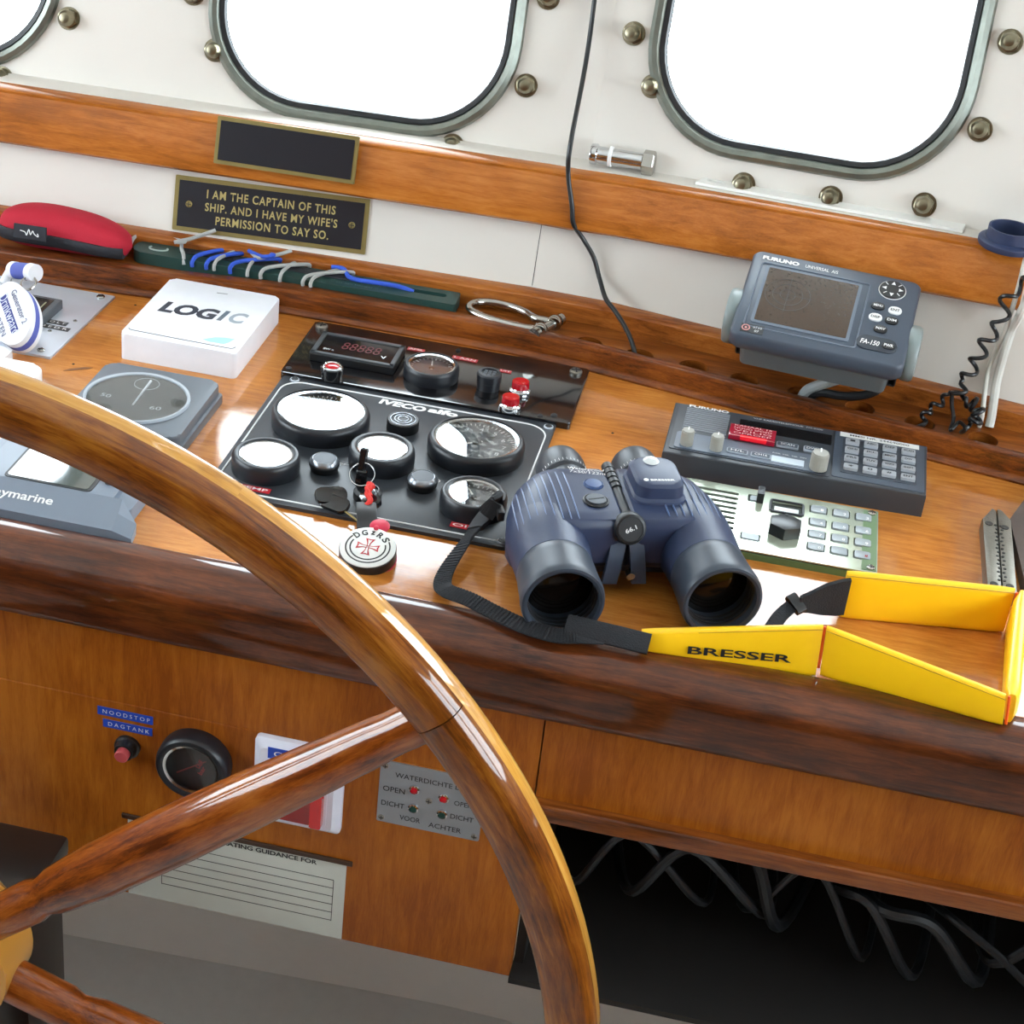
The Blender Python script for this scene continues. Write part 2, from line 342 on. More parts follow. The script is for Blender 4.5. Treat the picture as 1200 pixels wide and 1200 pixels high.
# ------------------------------------------------------------------ helm console
LXS = [-1.35, -.55, -.40, -.28, -.05, .03, .443, 1.35]; LYS = [.195, .214, .227, .2445, .2445, .238, .165, .003]
def LY(x):
    for i in range(len(LXS)-1):
        if x <= LXS[i+1]: return LYS[i] + (x-LXS[i])/(LXS[i+1]-LXS[i])*(LYS[i+1]-LYS[i])
    return LYS[-1]
con = thing('helm_console', 'varnished wooden helm console with rounded dark front rail and holed tray', 'console', (0, 0, -.33))
CX = [-1.3, -.8, -.55, -.47, -.40, -.34, -.28, -.15, -.05, -.01, .03, .15, .30, .443, .8, 1.3]
g = G(); g.prism([(-1.3, -.22), (1.3, -.22)] + [(x, LY(x)+.008) for x in reversed(CX)], -.018, 0); g.done('desktop', M_DESK, con)
rs = [(-.216, -.02), (-.216, .0025), (-.2180, .0048), (-.2215, .0065), (-.2265, .0078), (-.2330, .0083), (-.2400, .0080), (-.2470, .0068), (-.2535, .0047), (-.2595, .0015), (-.2643, -.0030), (-.2670, -.0080), (-.2675, -.013), (-.2665, -.044), (-.2645, -.0500), (-.260, -.0530), (-.240, -.0535)]
g = G(); g.loft([[(x, y, z) for y, z in rs] for x in (-1.3, -.6, 0, .6, 1.3)]); g.done('fiddle_rail', M_RAIL, con, angle=50)
lw = lambda x: .007*min(1, max(0, (.02-x)/.10))
g = G(); g.loft([[(x, LY(x)+y, z) for y, z in ((.013+lw(x), -.01), (-.006, -.001), (-.006, .002), (-.0035, .0045), (0, .006), (0, .0215), (.0015, .0238), (.004, .0245), (.0105+lw(x), .0243), (.013+lw(x), .0225))] for x in CX])
g.done('back_lip', M_LIP, con, angle=40)
HX = [(.024, .260), (.076, .2535), (.130, .2495), (.181, .241), (.238, .2335), (.293, .224), (.350, .2145), (.409, .204)]
outer = [(x, LY(x)+.0115) for x in CX] + [(x, WY(x, .0)) for x in reversed([-1.3] + [q for q in XS if -1.3 < q < 1.3] + [1.3])]
holes = [[(x+.0143*math.cos(2*math.pi*i/28), y+.0143*math.sin(2*math.pi*i/28)) for i in range(28)] for x, y in HX]
plate_with_holes('tray', outer, holes, .005, .0165, M_TRAY, con)
g = G(); g.box((0, .16, -.03), (2.5, .4, .004)); g.done('tray_underside', plain('dark_void', '#0a0807', .8), con)
g = G(); g.loft([[(x, WY(x, .035)+y, z) for y, z in ((.004, .012), (-.015, .012), (-.0155, .031), (-.0148, .0345), (-.0125, .0363), (0, .0385), (.004, .038))] for x in [-1.3] + [q for q in XS if -1.3 < q < 1.3] + [1.3]])
g.done('cove_strip', M_COVE, con, angle=40)
# front below the rail
PY = -.25
g = G(); g.box((-.61, PY+.008, -.088), (1.3825, .016, .0805)); g.done('front_board', M_PANEL, con)
g = G(); g.box((-.61, PY+.008, -.2307), (1.3825, .016, .2035), .0006, 1); g.done('front_board', M_PANEL, con)
g = G(); g.box((.6912, PY+.008, -.092), (1.2175, .016, .0880)); g.done('front_board', M_PANEL, con)
g = G(); g.box((.6912, PY+.004, -.1445), (1.2175, .028, .017), .0035, 3); g.done('shelf_moulding', M_TRAY, con)
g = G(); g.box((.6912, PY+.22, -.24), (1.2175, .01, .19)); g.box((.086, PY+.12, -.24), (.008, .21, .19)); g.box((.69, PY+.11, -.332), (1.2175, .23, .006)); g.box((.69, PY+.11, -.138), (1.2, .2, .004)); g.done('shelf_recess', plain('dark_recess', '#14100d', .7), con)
for k in range(9):
    r = random.random; x0 = .11 + k*.05
    p = smooth([(x0-.03+.02*r(), PY+.19, -.32+.1*r()), (x0+.02*r(), PY+.05+.03*r(), -.27+.09*r()), (x0+.05, PY+.03+.02*r(), -.25+.07*r()), (x0+.08+.05*r(), PY+.06, -.30+.05*r()), (x0+.12, PY+.19, -.28)], 8)
    tag(G().tube(p, .0035+.001*(k % 3), n=8).done('cable', plain('dark_cable', '#15171a', .5)), 'dark cable bundled in the recess under the console', 'cable', 'dark cables in the recess under the console')

for x, y in ((-.4220, .2000), (-.4270, .0580), (.0720, .1150), (.0680, .0300)):
    g = G(Matrix.Translation((x, y, 0))); g.lathe([(0, .0003), (.0011, .0003), (.0013, 0)], n=14); g.done('screw_hole', plain('dark_void', '#0a0807', .8), con)
g = G(); g.prism([(-.4300, .0420), (-.4230, .0450), (-.4100, .0545), (-.4080, .0580), (-.4150, .0560), (-.4260, .0480)], 0, .0003); g.done('gouge', plain('gouge_brown', '#7a4a20', .7), con)

# ------------------------------------------------------------------ steering wheel
WC = Vector((-.3091, -.4737, -.1970)); WR = .4657; tl = -.0100; yw = -.0258
WM = frame(WC, (math.cos(yw), math.sin(yw), 0), (0, math.sin(tl), math.cos(tl)))   # local x, y in the wheel's plane, local z towards the helmsman
wheel = thing('steering_wheel', 'large varnished wooden ship steering wheel in front of the console', 'steering wheel', tuple(WC))
def rim_part(name, sect, mat, a0, a1, n=26):
    g = G(WM); loops = []
    for i in range(n+1):
        a = a0 + (a1-a0)*i/n; loops.append([(math.cos(a)*(WR+q), math.sin(a)*(WR+q), z) for q, z in sect])
    bm = g.bm; uvl = bm.loops.layers.uv.new('UVMap'); m = len(sect)
    rs_ = [[bm.verts.new(WM @ Vector(p)) for p in lp] for lp in loops]
    for i in range(n):
        for k in range(m):
            f = bm.faces.new((rs_[i][k], rs_[i][(k+1) % m], rs_[i+1][(k+1) % m], rs_[i+1][k]))
            for lpp, (ii, kk) in zip(f.loops, ((i, k), (i, k+1), (i+1, k+1), (i+1, k))): lpp[uvl].uv = ((a0+(a1-a0)*ii/n)*WR, kk*.1/m*1.0)
    bm.faces.new(rs_[0]); bm.faces.new(list(reversed(rs_[-1]))); return g.done(name, mat, wheel, angle=40)
def sup(a, b, e, pts):
    out = []
    for t in pts:
        c, s_ = math.cos(t), math.sin(t); out.append((a*math.copysign(abs(c)**(2/e), c), b*math.copysign(abs(s_)**(2/e), s_)))
    return out
A_, B_ = .0180, .0185; zc = .005
full = sup(A_, B_, 2.7, [2*math.pi*i/44 for i in range(44)])
front = [p for p in full if p[1] > zc]; back = [p for p in full if p[1] <= zc]
ff = sorted(front, key=lambda p: math.atan2(p[1]-zc, p[0])); bb = sorted(back, key=lambda p: math.atan2(p[1]-zc, p[0]))
ff = [(A_*.995, zc)] + ff + [(-A_*.995, zc)]; bb = [(-A_*.995, zc-.0001)] + bb + [(A_*.995, zc-.0001)]
for k in range(6):
    a0 = R_(41.2 + 60*k)
    rim_part('rim_segment', ff, M_RIM, a0+.0008, a0+math.pi/3-.0008); rim_part('rim_lamination', bb, M_RIM2, a0+R_(22), a0+R_(82))
    a = a0; d = Vector((math.cos(a), math.sin(a), 0)); F = WM @ frame((0, 0, 0), (-d.y, d.x, 0), (0, 0, 1))
    # turned spoke along the frame's -z .. use explicit axis
    F = WM @ frame((0, 0, 0), (-math.sin(a), math.cos(a), 0), (0, 0, 1)); sgn = F.to_3x3() @ Vector((0, 0, 1)); want = WM.to_3x3() @ d
    if sgn.dot(want) < 0: F = WM @ frame((0, 0, 0), (math.sin(a), -math.cos(a), 0), (0, 0, 1))
    g = G(); g.lathe([(.014, .04), (.0160, .06), (.0160, .10), (.0135, .11), (.0175, .125), (.0205, .17), (.0208, .24), (.0194, .31), (.0172, .37), (.0152, .415), (.0142, .428), (.0146, .440), (.0146, .452)], n=32)
    o = g.done('spoke', M_SPOKE); o.parent = wheel; o.matrix_parent_inverse = Matrix.Translation(-WC); o.matrix_basis = F
g = G(WM); g.lathe([(0, -.03), (.055, -.03), (.06, -.024), (.06, .02), (.052, .026), (.03, .03), (.026, .04), (0, .042)], n=48); g.done('hub', M_RIM2, wheel)
g = G(); g.box((-.325, -.385, -.575), (.110, .070, .75), .004, 2); g.box((-.325, -.385, -.2000), (.120, .080, .020), .005, 2); g.done('pedestal', plain('pedestal_dark', '#1b1411', .3), wheel)
g = G(frame((-.2830, -.4255, -.2080), (1, 0, 0), (0, 0, 1))); g.lathe([(0, 0), (.0130, 0), (.0130, .004), (.0115, .006), (.0060, .0065), (.0055, .0050), (0, .0050)], n=36); g.done('round_cap', M_DULL, wheel)
g = G(WM); g.cyl((0, 0, -.03), (0, 0, -.060), .022); g.done('shaft', M_BRASS, wheel)

# ================================================================== things on the desk
# ---- white box with lettering
t = thing('control_box', 'thick white plastic box with big dark lettering at the back left of the desk', 'box', (-.337, .153, 0))
g = G(); g.prism(rrect(-.3925, -.2800, .0855, .2215, .005), 0, .0262, .0022, 3); g.done('case', plain('white_abs', '#e9ebf2', .3), t)
g = G(); 
g.tube(smooth([(-.389, .099, .0264), (-.3875, .0965, .0264), (-.384, .0955, .0264)], 4) + [(-.34, .0945, .0264), (-.291, .094, .0264)] + smooth([(-.288, .0943, .0264), (-.2858, .096, .0264), (-.285, .099, .0264)], 4), .0005, n=6); g.done('seam', plain('seam_grey', '#7f8186'), t)
FB = UPF(-.3365, .1575, .0262, 1)
text('LOG', FB @ Matrix.Translation((-.0140, -.001, 0)), .0565, .0245, plain('print_slate', '#2b3340', .4), t, bold=.05, shear=.15)
text('I', FB @ Matrix.Translation((.0195, .0005, 0)), .0075, .0235, plain('print_slate_sheen', '#5c6875', .35), t, bold=.04, shear=.15)  # last two letters paler: sheen across the slate print, put into its colour
text('C', FB @ Matrix.Translation((.0340, .0005, 0)), .0165, .0240, plain('print_slate_glare', '#9aa3ad', .3), t, bold=.04, shear=.15)
g = G(); g.prism([(-.318, .103), (-.312, .1005), (-.297, .1005), (-.2935, .106), (-.291, .1145), (-.300, .114), (-.309, .111)], .0262, .0264); g.done('teal_mark', plain('teal_print', '#9fe0d8', .4), t)
g = G(); g.prism([(-.340, .205), (-.330, .206), (-.329, .207), (-.340, .206)], .0262, .0264); g.done('scratch', plain('seam_grey', '#7f8186'), t)

# ---- gauges
def gauge(parent, x, y, z, r, rg, h, dial, marks=None, gm=None, needle=None, name='gauge', F0=None):
    F = (F0 if F0 else I4) @ Matrix.Translation((x, y, z))
    g = G(F); k = r
    g.lathe([(0, 0), (k*.985, 0), (k*.99, h*.1), (k, h*.14), (k, h*.72), (k*.97, h*.9), (k*.93, h*.985), (k*.89, h), (rg+.0012, h*.985), (rg, h*.93), (rg, h*.60), (0, h*.60)], n=64)
    b = g.done(name, M_BEZ, parent, angle=35)
    g = G(F); g.lathe([(0, h*.61), (rg*.995, h*.61), (rg*.995, h*.63), (0, h*.63)], n=48); d = g.done('dial', dial, b)
    g = G(F); g.lathe([(rg*.93, h*.84), (rg*.995, h*.92), (rg*.90, h*.885)], n=48); g.done('inner_ring', M_CHROME, b)
    if marks:
        g = G(F); n, a0, a1, r0, r1 = marks
        for i in range(n):
            a = R_(a0 + (a1-a0)*i/(n-1)); c, s_ = math.cos(a), math.sin(a); w_ = .0004 if i % 5 else .0007; rr = r0 if i % 5 else r0-.0015
            g.box((0, 0, 0), (rg*(r1/r0)*1 - rr*0 - 0, .001, .0002), M=Matrix.Translation((0, 0, -10))) if False else None
            g.box(((rr+r1)/2, 0, h*.64), (r1-rr, 2*w_, .0002), M=Matrix.Rotation(a, 4, 'Z'))
        g.done('scale_marks', M_LETTER, b)
    if needle is not None:
        g = G(F @ Matrix.Rotation(R_(needle), 4, 'Z')); g.prism([(-rg*.15, -.0012), (rg*.75, -.0003), (rg*.75, .0003), (-rg*.15, .0012)], h*.67, h*.68); g.done('needle', plain('needle_white', '#e8e4da', .5), b)
        g = G(F); g.lathe([(0, h*.65), (rg*.12, h*.65), (rg*.11, h*.74), (0, h*.76)], n=20); g.done('needle_cap', M_BLKM, b)
    g = G(F); g.lathe([(0, h*.93), (rg*.6, h*.925), (rg*.99, h*.90), (rg*.99, h*.895), (0, h*.922)], n=48); g.done('glass', gm or M_GGLASS, b)
    return b
def label_strip(parent, x0, x1, y0, y1, z, s_, mat=M_REDL, tm=M_LETTER, ang=0, F=None, name='label_tape', hh=.55, ww=.85, bold=.01):
    F = F if F else UPF((x0+x1)/2, (y0+y1)/2, z, ang); w_, h_ = x1-x0, y1-y0
    g = G(F); g.box((0, 0, .0002), (w_, h_, .0004)); o = g.done(name, mat, parent)
    if s_: text(s_, F @ Matrix.Translation((0, 0, .0004)), w_*ww, h_*hh, tm, o, bold=bold)
    return o
def screw(parent, x, y, z, r=.0035, mat=None, F0=None, slot=True, name='screw'):
    F = (F0 if F0 else I4) @ Matrix.Translation((x, y, z)) @ Matrix.Rotation(x*777, 4, 'Z'); g = G(F)
    g.lathe([(0, 0), (r, 0), (r, r*.25), (r*.75, r*.45), (0, r*.5)], n=20); o = g.done(name, mat or M_STEEL, parent)
    if slot: g = G(F); g.box((0, 0, r*.5), (r*1.5, r*.22, r*.1)); g.box((0, 0, r*.5), (r*.22, r*1.5, r*.1)); g.done('slot', M_LBLK, o)
    return o

t = thing('engine_instrument_panel', 'anthracite engine panel with five round gauges and a white border line', 'instrument panel', (-.11, -.005, 0))
g = G(); g.prism(rrect(-.2395, .0205, -.1195, .1080, .006), 0, .0035, .0012, 2); g.done('plate', M_PNL, t)
g = G(); bl = [(p[0], p[1], .0036) for p in rrect(-.2345, .0150, -.1125, .0960, (.004, .020, .020, .004), 8)]; g.tube(bl, .0008, n=6, closed=True); g.done('white_border_line', M_LETTER, t)
for x, y in ((-.2270, .0990), (.0145, .0975), (-.2345, -.1150), (.0135, -.1120)):
    o = screw(t, x, y, .0035, .0038, M_BLKM); g = G(Matrix.Translation((x, y, .0035))); g.lathe([(.0030, .0011), (.0036, .0014), (.0042, .0009), (.0042, 0), (.0048, 0), (.0048, .0006)], n=24); g.done('washer', M_ALU, o)
GD = plain('dial_blue_grey', '#30363f', .5, var=.4, vscale=300)
HG = .0165
gauge(t, -.1800, .0235, .0035, .0436, .0385, HG, M_DIAL, (41, 225, -45, .033, .036), M_GGLASS, 222, 'tachometer')
gauge(t, -.2012, -.0690, .0035, .0290, .0225, HG, GD, (21, 210, -30, .0185, .0210), M_GGLASS, 160)
gauge(t, -.1120, -.0225, .0035, .0287, .0218, HG, M_DIAL, (21, 210, -30, .018, .0205), M_GGLASS, 70)
gauge(t, -.0385, .0250, .0035, .0430, .0378, HG, GD, (41, 225, -45, .032, .035), M_GDIRT, 215)
gauge(t, -.0205, -.0685, .0035, .0284, .0222, HG, GD, (21, 210, -30, .018, .0205), M_GDIRT, 120)
# dirt specks of the big gauge: figures round the dial
for i, s_ in enumerate(('0', '1', '2', '3', '4', '5', '6', '7', '8')):
    a = R_(215-31*i); text(s_, UPF(-.0385+.025*math.cos(a), .0250+.025*math.sin(a), .0035+HG*.64), .0035, .0055, M_LETTER, t, name='dial_figure')
def knob(parent, x, y, z, r, rt, h, name='rubber_button'):
    g = G(Matrix.Translation((x, y, z))); g.lathe([(0, 0), (r*.86, 0), (r*.9, h*.1), (r*.95, h*.3), (r, h*.45), (r, h*.6), (r*.93, h*.72)], n=40); o = g.done(name, M_BLKM, parent)
    g = G(Matrix.Translation((x, y, z))); g.lathe([(r*.97, h*.62), (r*.93, h*.80), (rt*1.04, h), (rt, h*.99), (rt, h*.9)], n=40); g.done('silver_collar', plain('satin_nickel', '#a7adb5', .28, .9), o)
    g = G(Matrix.Translation((x, y, z))); g.lathe([(0, h*1.0), (rt*.96, h*.98), (rt, h*.93), (rt, h*.6)], n=40); g.done('cap', plain('button_grey', '#3f464f', .45), o)
knob(t, -.1550, -.0510, .0035, .0132, .0098, .0115); knob(t, -.0690, -.0500, .0035, .0134, .0098, .0115)
g = G(Matrix.Translation((-.1100, .0450, .0035)))
g.lathe([(0, 0), (.0145, 0), (.0145, .0090), (.0137, .0100), (.0118, .0100), (.0115, .0085), (.0100, .0085), (.0097, .0097), (.0085, .0097), (.0082, .0085), (.0068, .0085), (.0065, .0097), (.0053, .0097), (.005, .0085), (.0038, .0085), (.0035, .0097), (0, .0099)], n=40)
o = g.done('buzzer', M_BLKM, t, angle=25)
for r_ in (.0112, .0076, .0045):
    g = G(Matrix.Translation((-.1100, .0450, .0135))); g.tube([(r_*math.cos(a*math.pi/16), r_*math.sin(a*math.pi/16), 0) for a in range(32)], .00035, n=5, closed=True); g.done('ring', M_ALU, o)
text('IVECO', UPF(-.1205, .0878, .0036, -1.5), .0440, .0100, M_LETTER, t, bold=.05, shear=.12)
text('aifo', UPF(-.0825, .0885, .0036, -1.5), .0280, .0098, M_LETTER, t, bold=.05, shear=.12)
label_strip(t, -.2160, -.1860, -.1075, -.1000, .0037, 'TEMP'); label_strip(t, -.0325, -.0105, -.1040, -.0965, .0037, 'OIL')
text('-P<-', UPF(-.1420, -.0370, .0036, 20), .0110, .0050, M_LETTER, t, name='symbol'); text('ooo', UPF(-.0620, -.0345, .0036, -10), .0110, .0045, M_LETTER, t, name='symbol')
# ignition switch under the key
g = G(Matrix.Translation((-.1080, -.0830, .0035))); g.lathe([(0, 0), (.012, 0), (.012, .006), (.0095, .0085), (.0085, .0085), (.0085, .007), (0, .007)], n=32); g.done('ignition_switch', M_BLKM, t)

# ---- glossy black panel behind it
t = thing('alarm_panel', 'glossy black panel with digital display and red buttons behind the engine panel', 'instrument panel', (-.107, .16, 0))
Fp = frame((-.2430, .1045, .0), (1, .004, 0), (0, 1, 0))
g = G(Fp); g.prism(rrect(0, .2760, 0, .1195, .003), 0, .0062, .0014, 2); g.done('plate', M_BLK, t)
g = G(); g.box((-.184, .1620, .0102), (.0820, .0480, .0080), .0008, 1); o = g.done('digital_display', M_BLKM, t)
g = G(); g.box((-.184, .1620, .0143), (.0720, .0370, .0008)); g.done('screen', M_BLK, o)
g = G()
for sx, sy, w_, h_ in ((0, .0212, .082, .0045), (0, -.0212, .082, .0045), (-.0385, 0, .0045, .047), (.0385, 0, .0045, .047)): g.box((-.184+sx, .1620+sy, .0146), (w_, h_, .0022), .0004, 1)
g.done('bezel', plain('display_bezel', '#3c4044', .35), o)
text('88888', UPF(-.181, .1640, .0148), .038, .0155, plain('dim_red_digits', '#5c0c14', .3), o, name='digits', shear=.1)
text('BW n', UPF(-.2100, .1510, .0148), .0100, .0035, M_LETTER, o); text('V', UPF(-.1570, .1540, .0148, 10), .0055, .0055, M_LETTER, o, bold=.02)
gauge(t, -.1090, .1500, .0062, .0262, .0222, .0140, GD, (21, 210, -30, .018, .0205), M_GGLASS, 100)
g = G(Matrix.Translation((-.1950, .1110, .0062))); g.lathe([(0, 0), (.0098, 0), (.0098, .005), (.0108, .0055), (.0108, .0110), (.0098, .0122), (.0080, .0125), (.0072, .0115), (0, .0115)], n=36); o = g.done('push_button', M_BLK, t)
g = G(Matrix.Translation((-.1950, .1110, .0062))); g.lathe([(.0071, .0110), (.0065, .0127), (.004, .0138), (0, .0142)], n=30); g.done('lens', M_RED, o)
g = G(Matrix.Translation((-.1950, .1110, .0062))); g.lathe([(.0071, .0122), (.0080, .0132), (.0089, .0124)], n=30); g.done('chrome_ring', M_CHROME, o)
g = G(Matrix.Translation((-.0530, .1480, .0062))); g.lathe([(0, 0), (.0108, 0), (.0108, .0075), (.0116, .008), (.0116, .0150), (.0104, .0165), (.0078, .0168), (.0074, .0150), (0, .0150)], n=36); o = g.done('alarm_sounder', M_BEZ, t)
g = G(Matrix.Translation((-.0530, .1480, .0062)))
for i in range(9): g.box(((i % 3-1)*.0042, (i//3-1)*.0042, .0152), (.0028, .0028, .001), .0003, 1)
g.done('sound_holes', plain('mesh_grey', '#5a6068', .4), o)
for x, y in ((-.0225, .1470), (-.0252, .1130)):
    g = G(Matrix.Translation((x, y, .0062))); g.lathe([(0, 0), (.0100, 0), (.0104, .0015), (.0098, .0045), (.0080, .0055), (.0072, .0070), (0, .0070)], n=36); o = g.done('red_button', M_CHROME, t)
    g = G(Matrix.Translation((x, y, .0062)))
    pts = [((.0082 if i % 2 else .0073)*math.cos(2*math.pi*i/32), (.0082 if i % 2 else .0073)*math.sin(2*math.pi*i/32)) for i in range(32)]
    g.prism(pts, .0066, .0135, .0007, 1); g.lathe([(0, .0130), (.0052, .0130), (.005, .0142), (0, .0144)], n=24); g.done('red_cap', M_RED, o)
label_strip(t, -.2180, -.1500, .1995, .2040, .0063, 'A L A R M   K O E L W A T E R', plain('faded_red_tape', '#6e4249', .4)); label_strip(t, -.1440, -.1270, .1965, .2025, .0063, 'AFSL'); label_strip(t, -.0990, -.0740, .1950, .2015, .0063, 'L AAN', ang=-2); label_strip(t, -.0500, -.0385, .1850, .1905, .0063, 'UIT')
for x, y, m_, r_ in ((-.2345, .2125, M_DULL, .0062), (.0205, .2130, M_DULL, .0062), (-.2375, .1140, M_BLKM, .0030), (.0160, .1165, M_BLKM, .003), (-.0970, .2150, M_BLKM, .0025), (.0040, .1110, M_BLKM, .0025)): screw(t, x, y, .0062, r_, m_)

# ---- left: square depth gauge
t = thing('depth_gauge', 'square grey instrument with big round dial marked 50 and 60', 'gauge', (-.333, -.015, 0))
g = G(); g.prism(rrect(-.3855, -.2760, -.0740, .0400, .004), 0, .0085, .001, 2); g.done('base', plain('gauge_side_grey', '#4b5058', .4), t)
g = G(); g.prism(rrect(-.3860, -.2790, -.0720, .0425, .009), .0085, .0185, .0025, 3); g.done('case', plain('gauge_case_grey', '#596068', .4), t)
Fd = Matrix.Translation((-.3365, -.0165, .0185)); g = G(Fd); g.lathe([(0, .0002), (.0440, .0002), (.0440, .0005), (0, .0005)], n=64); d = g.done('dial', plain('dial_taupe', '#66605c', .45, var=.3, vscale=60), t)
g = G(Fd); g.lathe([(.0432, 0), (.0440, .0022), (.0462, .0026), (.0468, .0006), (.0468, 0)], n=64); g.done('ring', plain('ring_light', '#a9b0b8', .25), t)
g = G(Matrix.Translation((-.3380, .0120, .0190))); g.tube([(.011*math.cos(a*math.pi/18), .011*math.sin(a*math.pi/18), 0) for a in range(36)], .0003, n=5, closed=True); g.done('dial_circle', M_LETTER, d)
g = G(); g.tube([(-.3365, .0180, .0194), (-.3350, -.0300, .0194)], .0008, n=6, rad=[.0013, .0008]); g.done('needle', M_LETTER, t)
text('50', UPF(-.3630, -.0215, .0191, -4), .0095, .0060, M_LETTER, t); text('60', UPF(-.3150, -.0280, .0191, 6), .0100, .0060, M_LETTER, t)
g = G(Fd); g.lathe([(0, .0022), (.03, .0021), (.0432, .0016), (.0432, .0014), (0, .0019)], n=64); g.done('glass', glass('depth_glass', 1.8, '#eef2f4', dirt=.05), t)

# ---- chart instrument at far left
t = thing('autopilot_display', 'grey instrument with reflecting screen below the wheel rim, at the front left', 'instrument', (-.348, -.16, 0))
g = G(); g.prism(rrect(-.4180, -.2760, -.1900, -.0900, .008), 0, .0130, .0015, 2); g.done('body', M_RAY, t)
g = G(); g.prism(rrect(-.4080, -.2920, -.1865, -.0980, (.004, .012, .012, .004)), .0130, .0190, .0018, 2); o = g.done('bezel', M_RAY, t)
g = G(); g.prism(rrect(-.3860, -.3120, -.1805, -.1040, .004), .0190, .0197, .0004, 1); g.done('screen_seal', M_BLKM, o)
g = G(); g.prism(rrect(-.3835, -.3150, -.1785, -.1060, .003), .0197, .0202, .0001, 1); g.done('screen', plain('lcd_green_grey', '#4a524f', .05, coat=1, spec=1), t)
g = G(Matrix.Translation((-.3030, -.1600, .0190))); g.lathe([(0, 0), (.0048, 0), (.0048, .002), (.004, .003), (0, .0033)], n=28); g.done('button', M_BLK, t)
g = G(); g.loft([[(x, y, z) for x, y, z in lp] for lp in (
    [(-.4220, -.2155, 0), (-.2640, -.2155, 0), (-.2665, -.1990, 0), (-.2810, -.1845, 0), (-.4220, -.1845, 0)],
    [(-.4220, -.2155, .0060), (-.2640, -.2155, .0060), (-.2660, -.1990, .0100), (-.2810, -.1845, .0130), (-.4220, -.1845, .0130)],
    [(-.4220, -.2155, .0105), (-.2805, -.2155, .0105), (-.2812, -.1990, .0165), (-.2830, -.1850, .0215), (-.4220, -.1850, .0215)])]); g.done('front_cover', M_RAY, t, angle=10)
text('Raymarine', frame((-.3630, -.2010, .0162), (1, .01, 0), (0, .0305, .011)), .0560, .0110, M_LETTER, t, bold=.02)

# ---- aluminium plate at far left with little panel meter
t = thing('switch_plate', 'bare aluminium plate with small dark meter at the far left', 'plate', (-.52, .13, 0))
g = G(); g.prism([(-.62, .0560), (-.4500, .0590), (-.4460, .2070), (-.62, .2060)], 0, .0025, .0004, 1); g.done('plate', M_ALU, t)
g = G(); g.prism([(-.56, .1180), (-.4820, .1160), (-.4810, .1600), (-.56, .1600)], .0025, .0120, .0008, 1); o = g.done('panel_meter', plain('meter_grey', '#474b50', .4), t)
g = G(); g.prism([(-.552, .1230), (-.4870, .1230), (-.4870, .1550), (-.552, .1550)], .0120, .0124); g.done('meter_window', plain('meter_window', '#222320', .15, coat=.5), o)
g = G()
for i in range(5): g.box((-.54+i*.012, .139, .0126), (.0012, .016, .0003))
g.done('scale_marks', plain('tan_print', '#8d8b6a'), o)
label_strip(t, -.4880, -.4625, .1245, .1320, .0026, 'V O L T', M_LBLT, ang=-1); label_strip(t, -.4860, -.4560, .1140, .1210, .0026, 'B E D R', M_LBLT, ang=-1)
for x, y, r_ in ((-.4575, .1985, .0042), (-.4630, .0680, .0036), (-.4590, .1385, .002), (-.4720, .1090, .002)): screw(t, x, y, .0025, r_, M_STEEL)
# ---- key with the blue and white foam float, hanging from a switch of the plate
t = thing('key_float', 'oval white and blue foam key float with handwriting, over the aluminium plate', 'key ring', (-.49, .08, .0025))
n_ = Vector((-.30, -.70, .66)).normalized(); ax = Vector((.085, -.115, -.035)).normalized()
Fk = frame((-.4930, .0760, .0300), (ax.cross(n_)) * -1, -ax)
if (Fk.to_3x3() @ Vector((0, 0, 1))).dot(n_) < 0: Fk = frame((-.4930, .0760, .0300), ax.cross(n_), -ax)
el = [(.0225*math.cos(a*math.pi/30), .0420*math.sin(a*math.pi/30)*(1 if math.sin(a*math.pi/30) < 0 else 1.0)) for a in range(60)]
foam = plain('foam_white', '#d8d8dc', .7); foamb = plain('foam_blue', '#4a55a0', .7)
g = G(Fk); g.prism(el, -.0020, .0035, .0010, 2); g.done('white_layer', foam, t)
g = G(Fk); g.prism(el, -.0080, -.0020, 0); g.done('blue_layer', foamb, t)
g = G(Fk); g.prism(el, -.0120, -.0080, 0); g.done('white_layer', foam, t)
Ft = Fk @ Matrix.Translation((0, 0, .0036)) @ Matrix.Rotation(R_(-90), 4, 'Z')
g = G(Ft); g.box((0, -.002, 0), (.052, .0080, .0002)); g.done('blue_patch', plain('marker_blue', '#26307c'), t)
pen = plain('marker_dark', '#34406e', .5)
text('Generator 2', Ft @ Matrix.Translation((.001, .0105, .0003)), .0480, .0062, pen, t); text('Drinkwaard', Ft @ Matrix.Translation((.001, -.001, .0004)), .0560, .0100, plain('marker_grey', '#c9cddd', .5), t); text('STARTEN', Ft @ Matrix.Translation((0, -.0135, .0003)), .0420, .0055, pen, t)
g = G(); g.cyl((-.5180, .1400, .0440), (-.4990, .1300, .0500), .0080); g.done('bead', foamb, t)
g = G(); g.cyl((-.5230, .1425, .0426), (-.5175, .1398, .0442), .0083); g.cyl((-.4995, .1303, .0498), (-.4920, .1262, .0515), .0085); g.cyl((-.5260, .1430, .040), (-.5300, .1350, .030), .0045); g.done('bead_ends', foam, t)
g = G(); g.tube([(-.4960+.007*math.cos(a*math.pi/10), .1180+.007*math.sin(a*math.pi/10), .0440+.004*math.sin(a*math.pi/10)) for a in range(20)], .0011, n=6, closed=True); g.cyl((-.5260, .1400, .0025), (-.5260, .1400, .038), .0028); g.done('ring_and_key', M_STEEL, t)
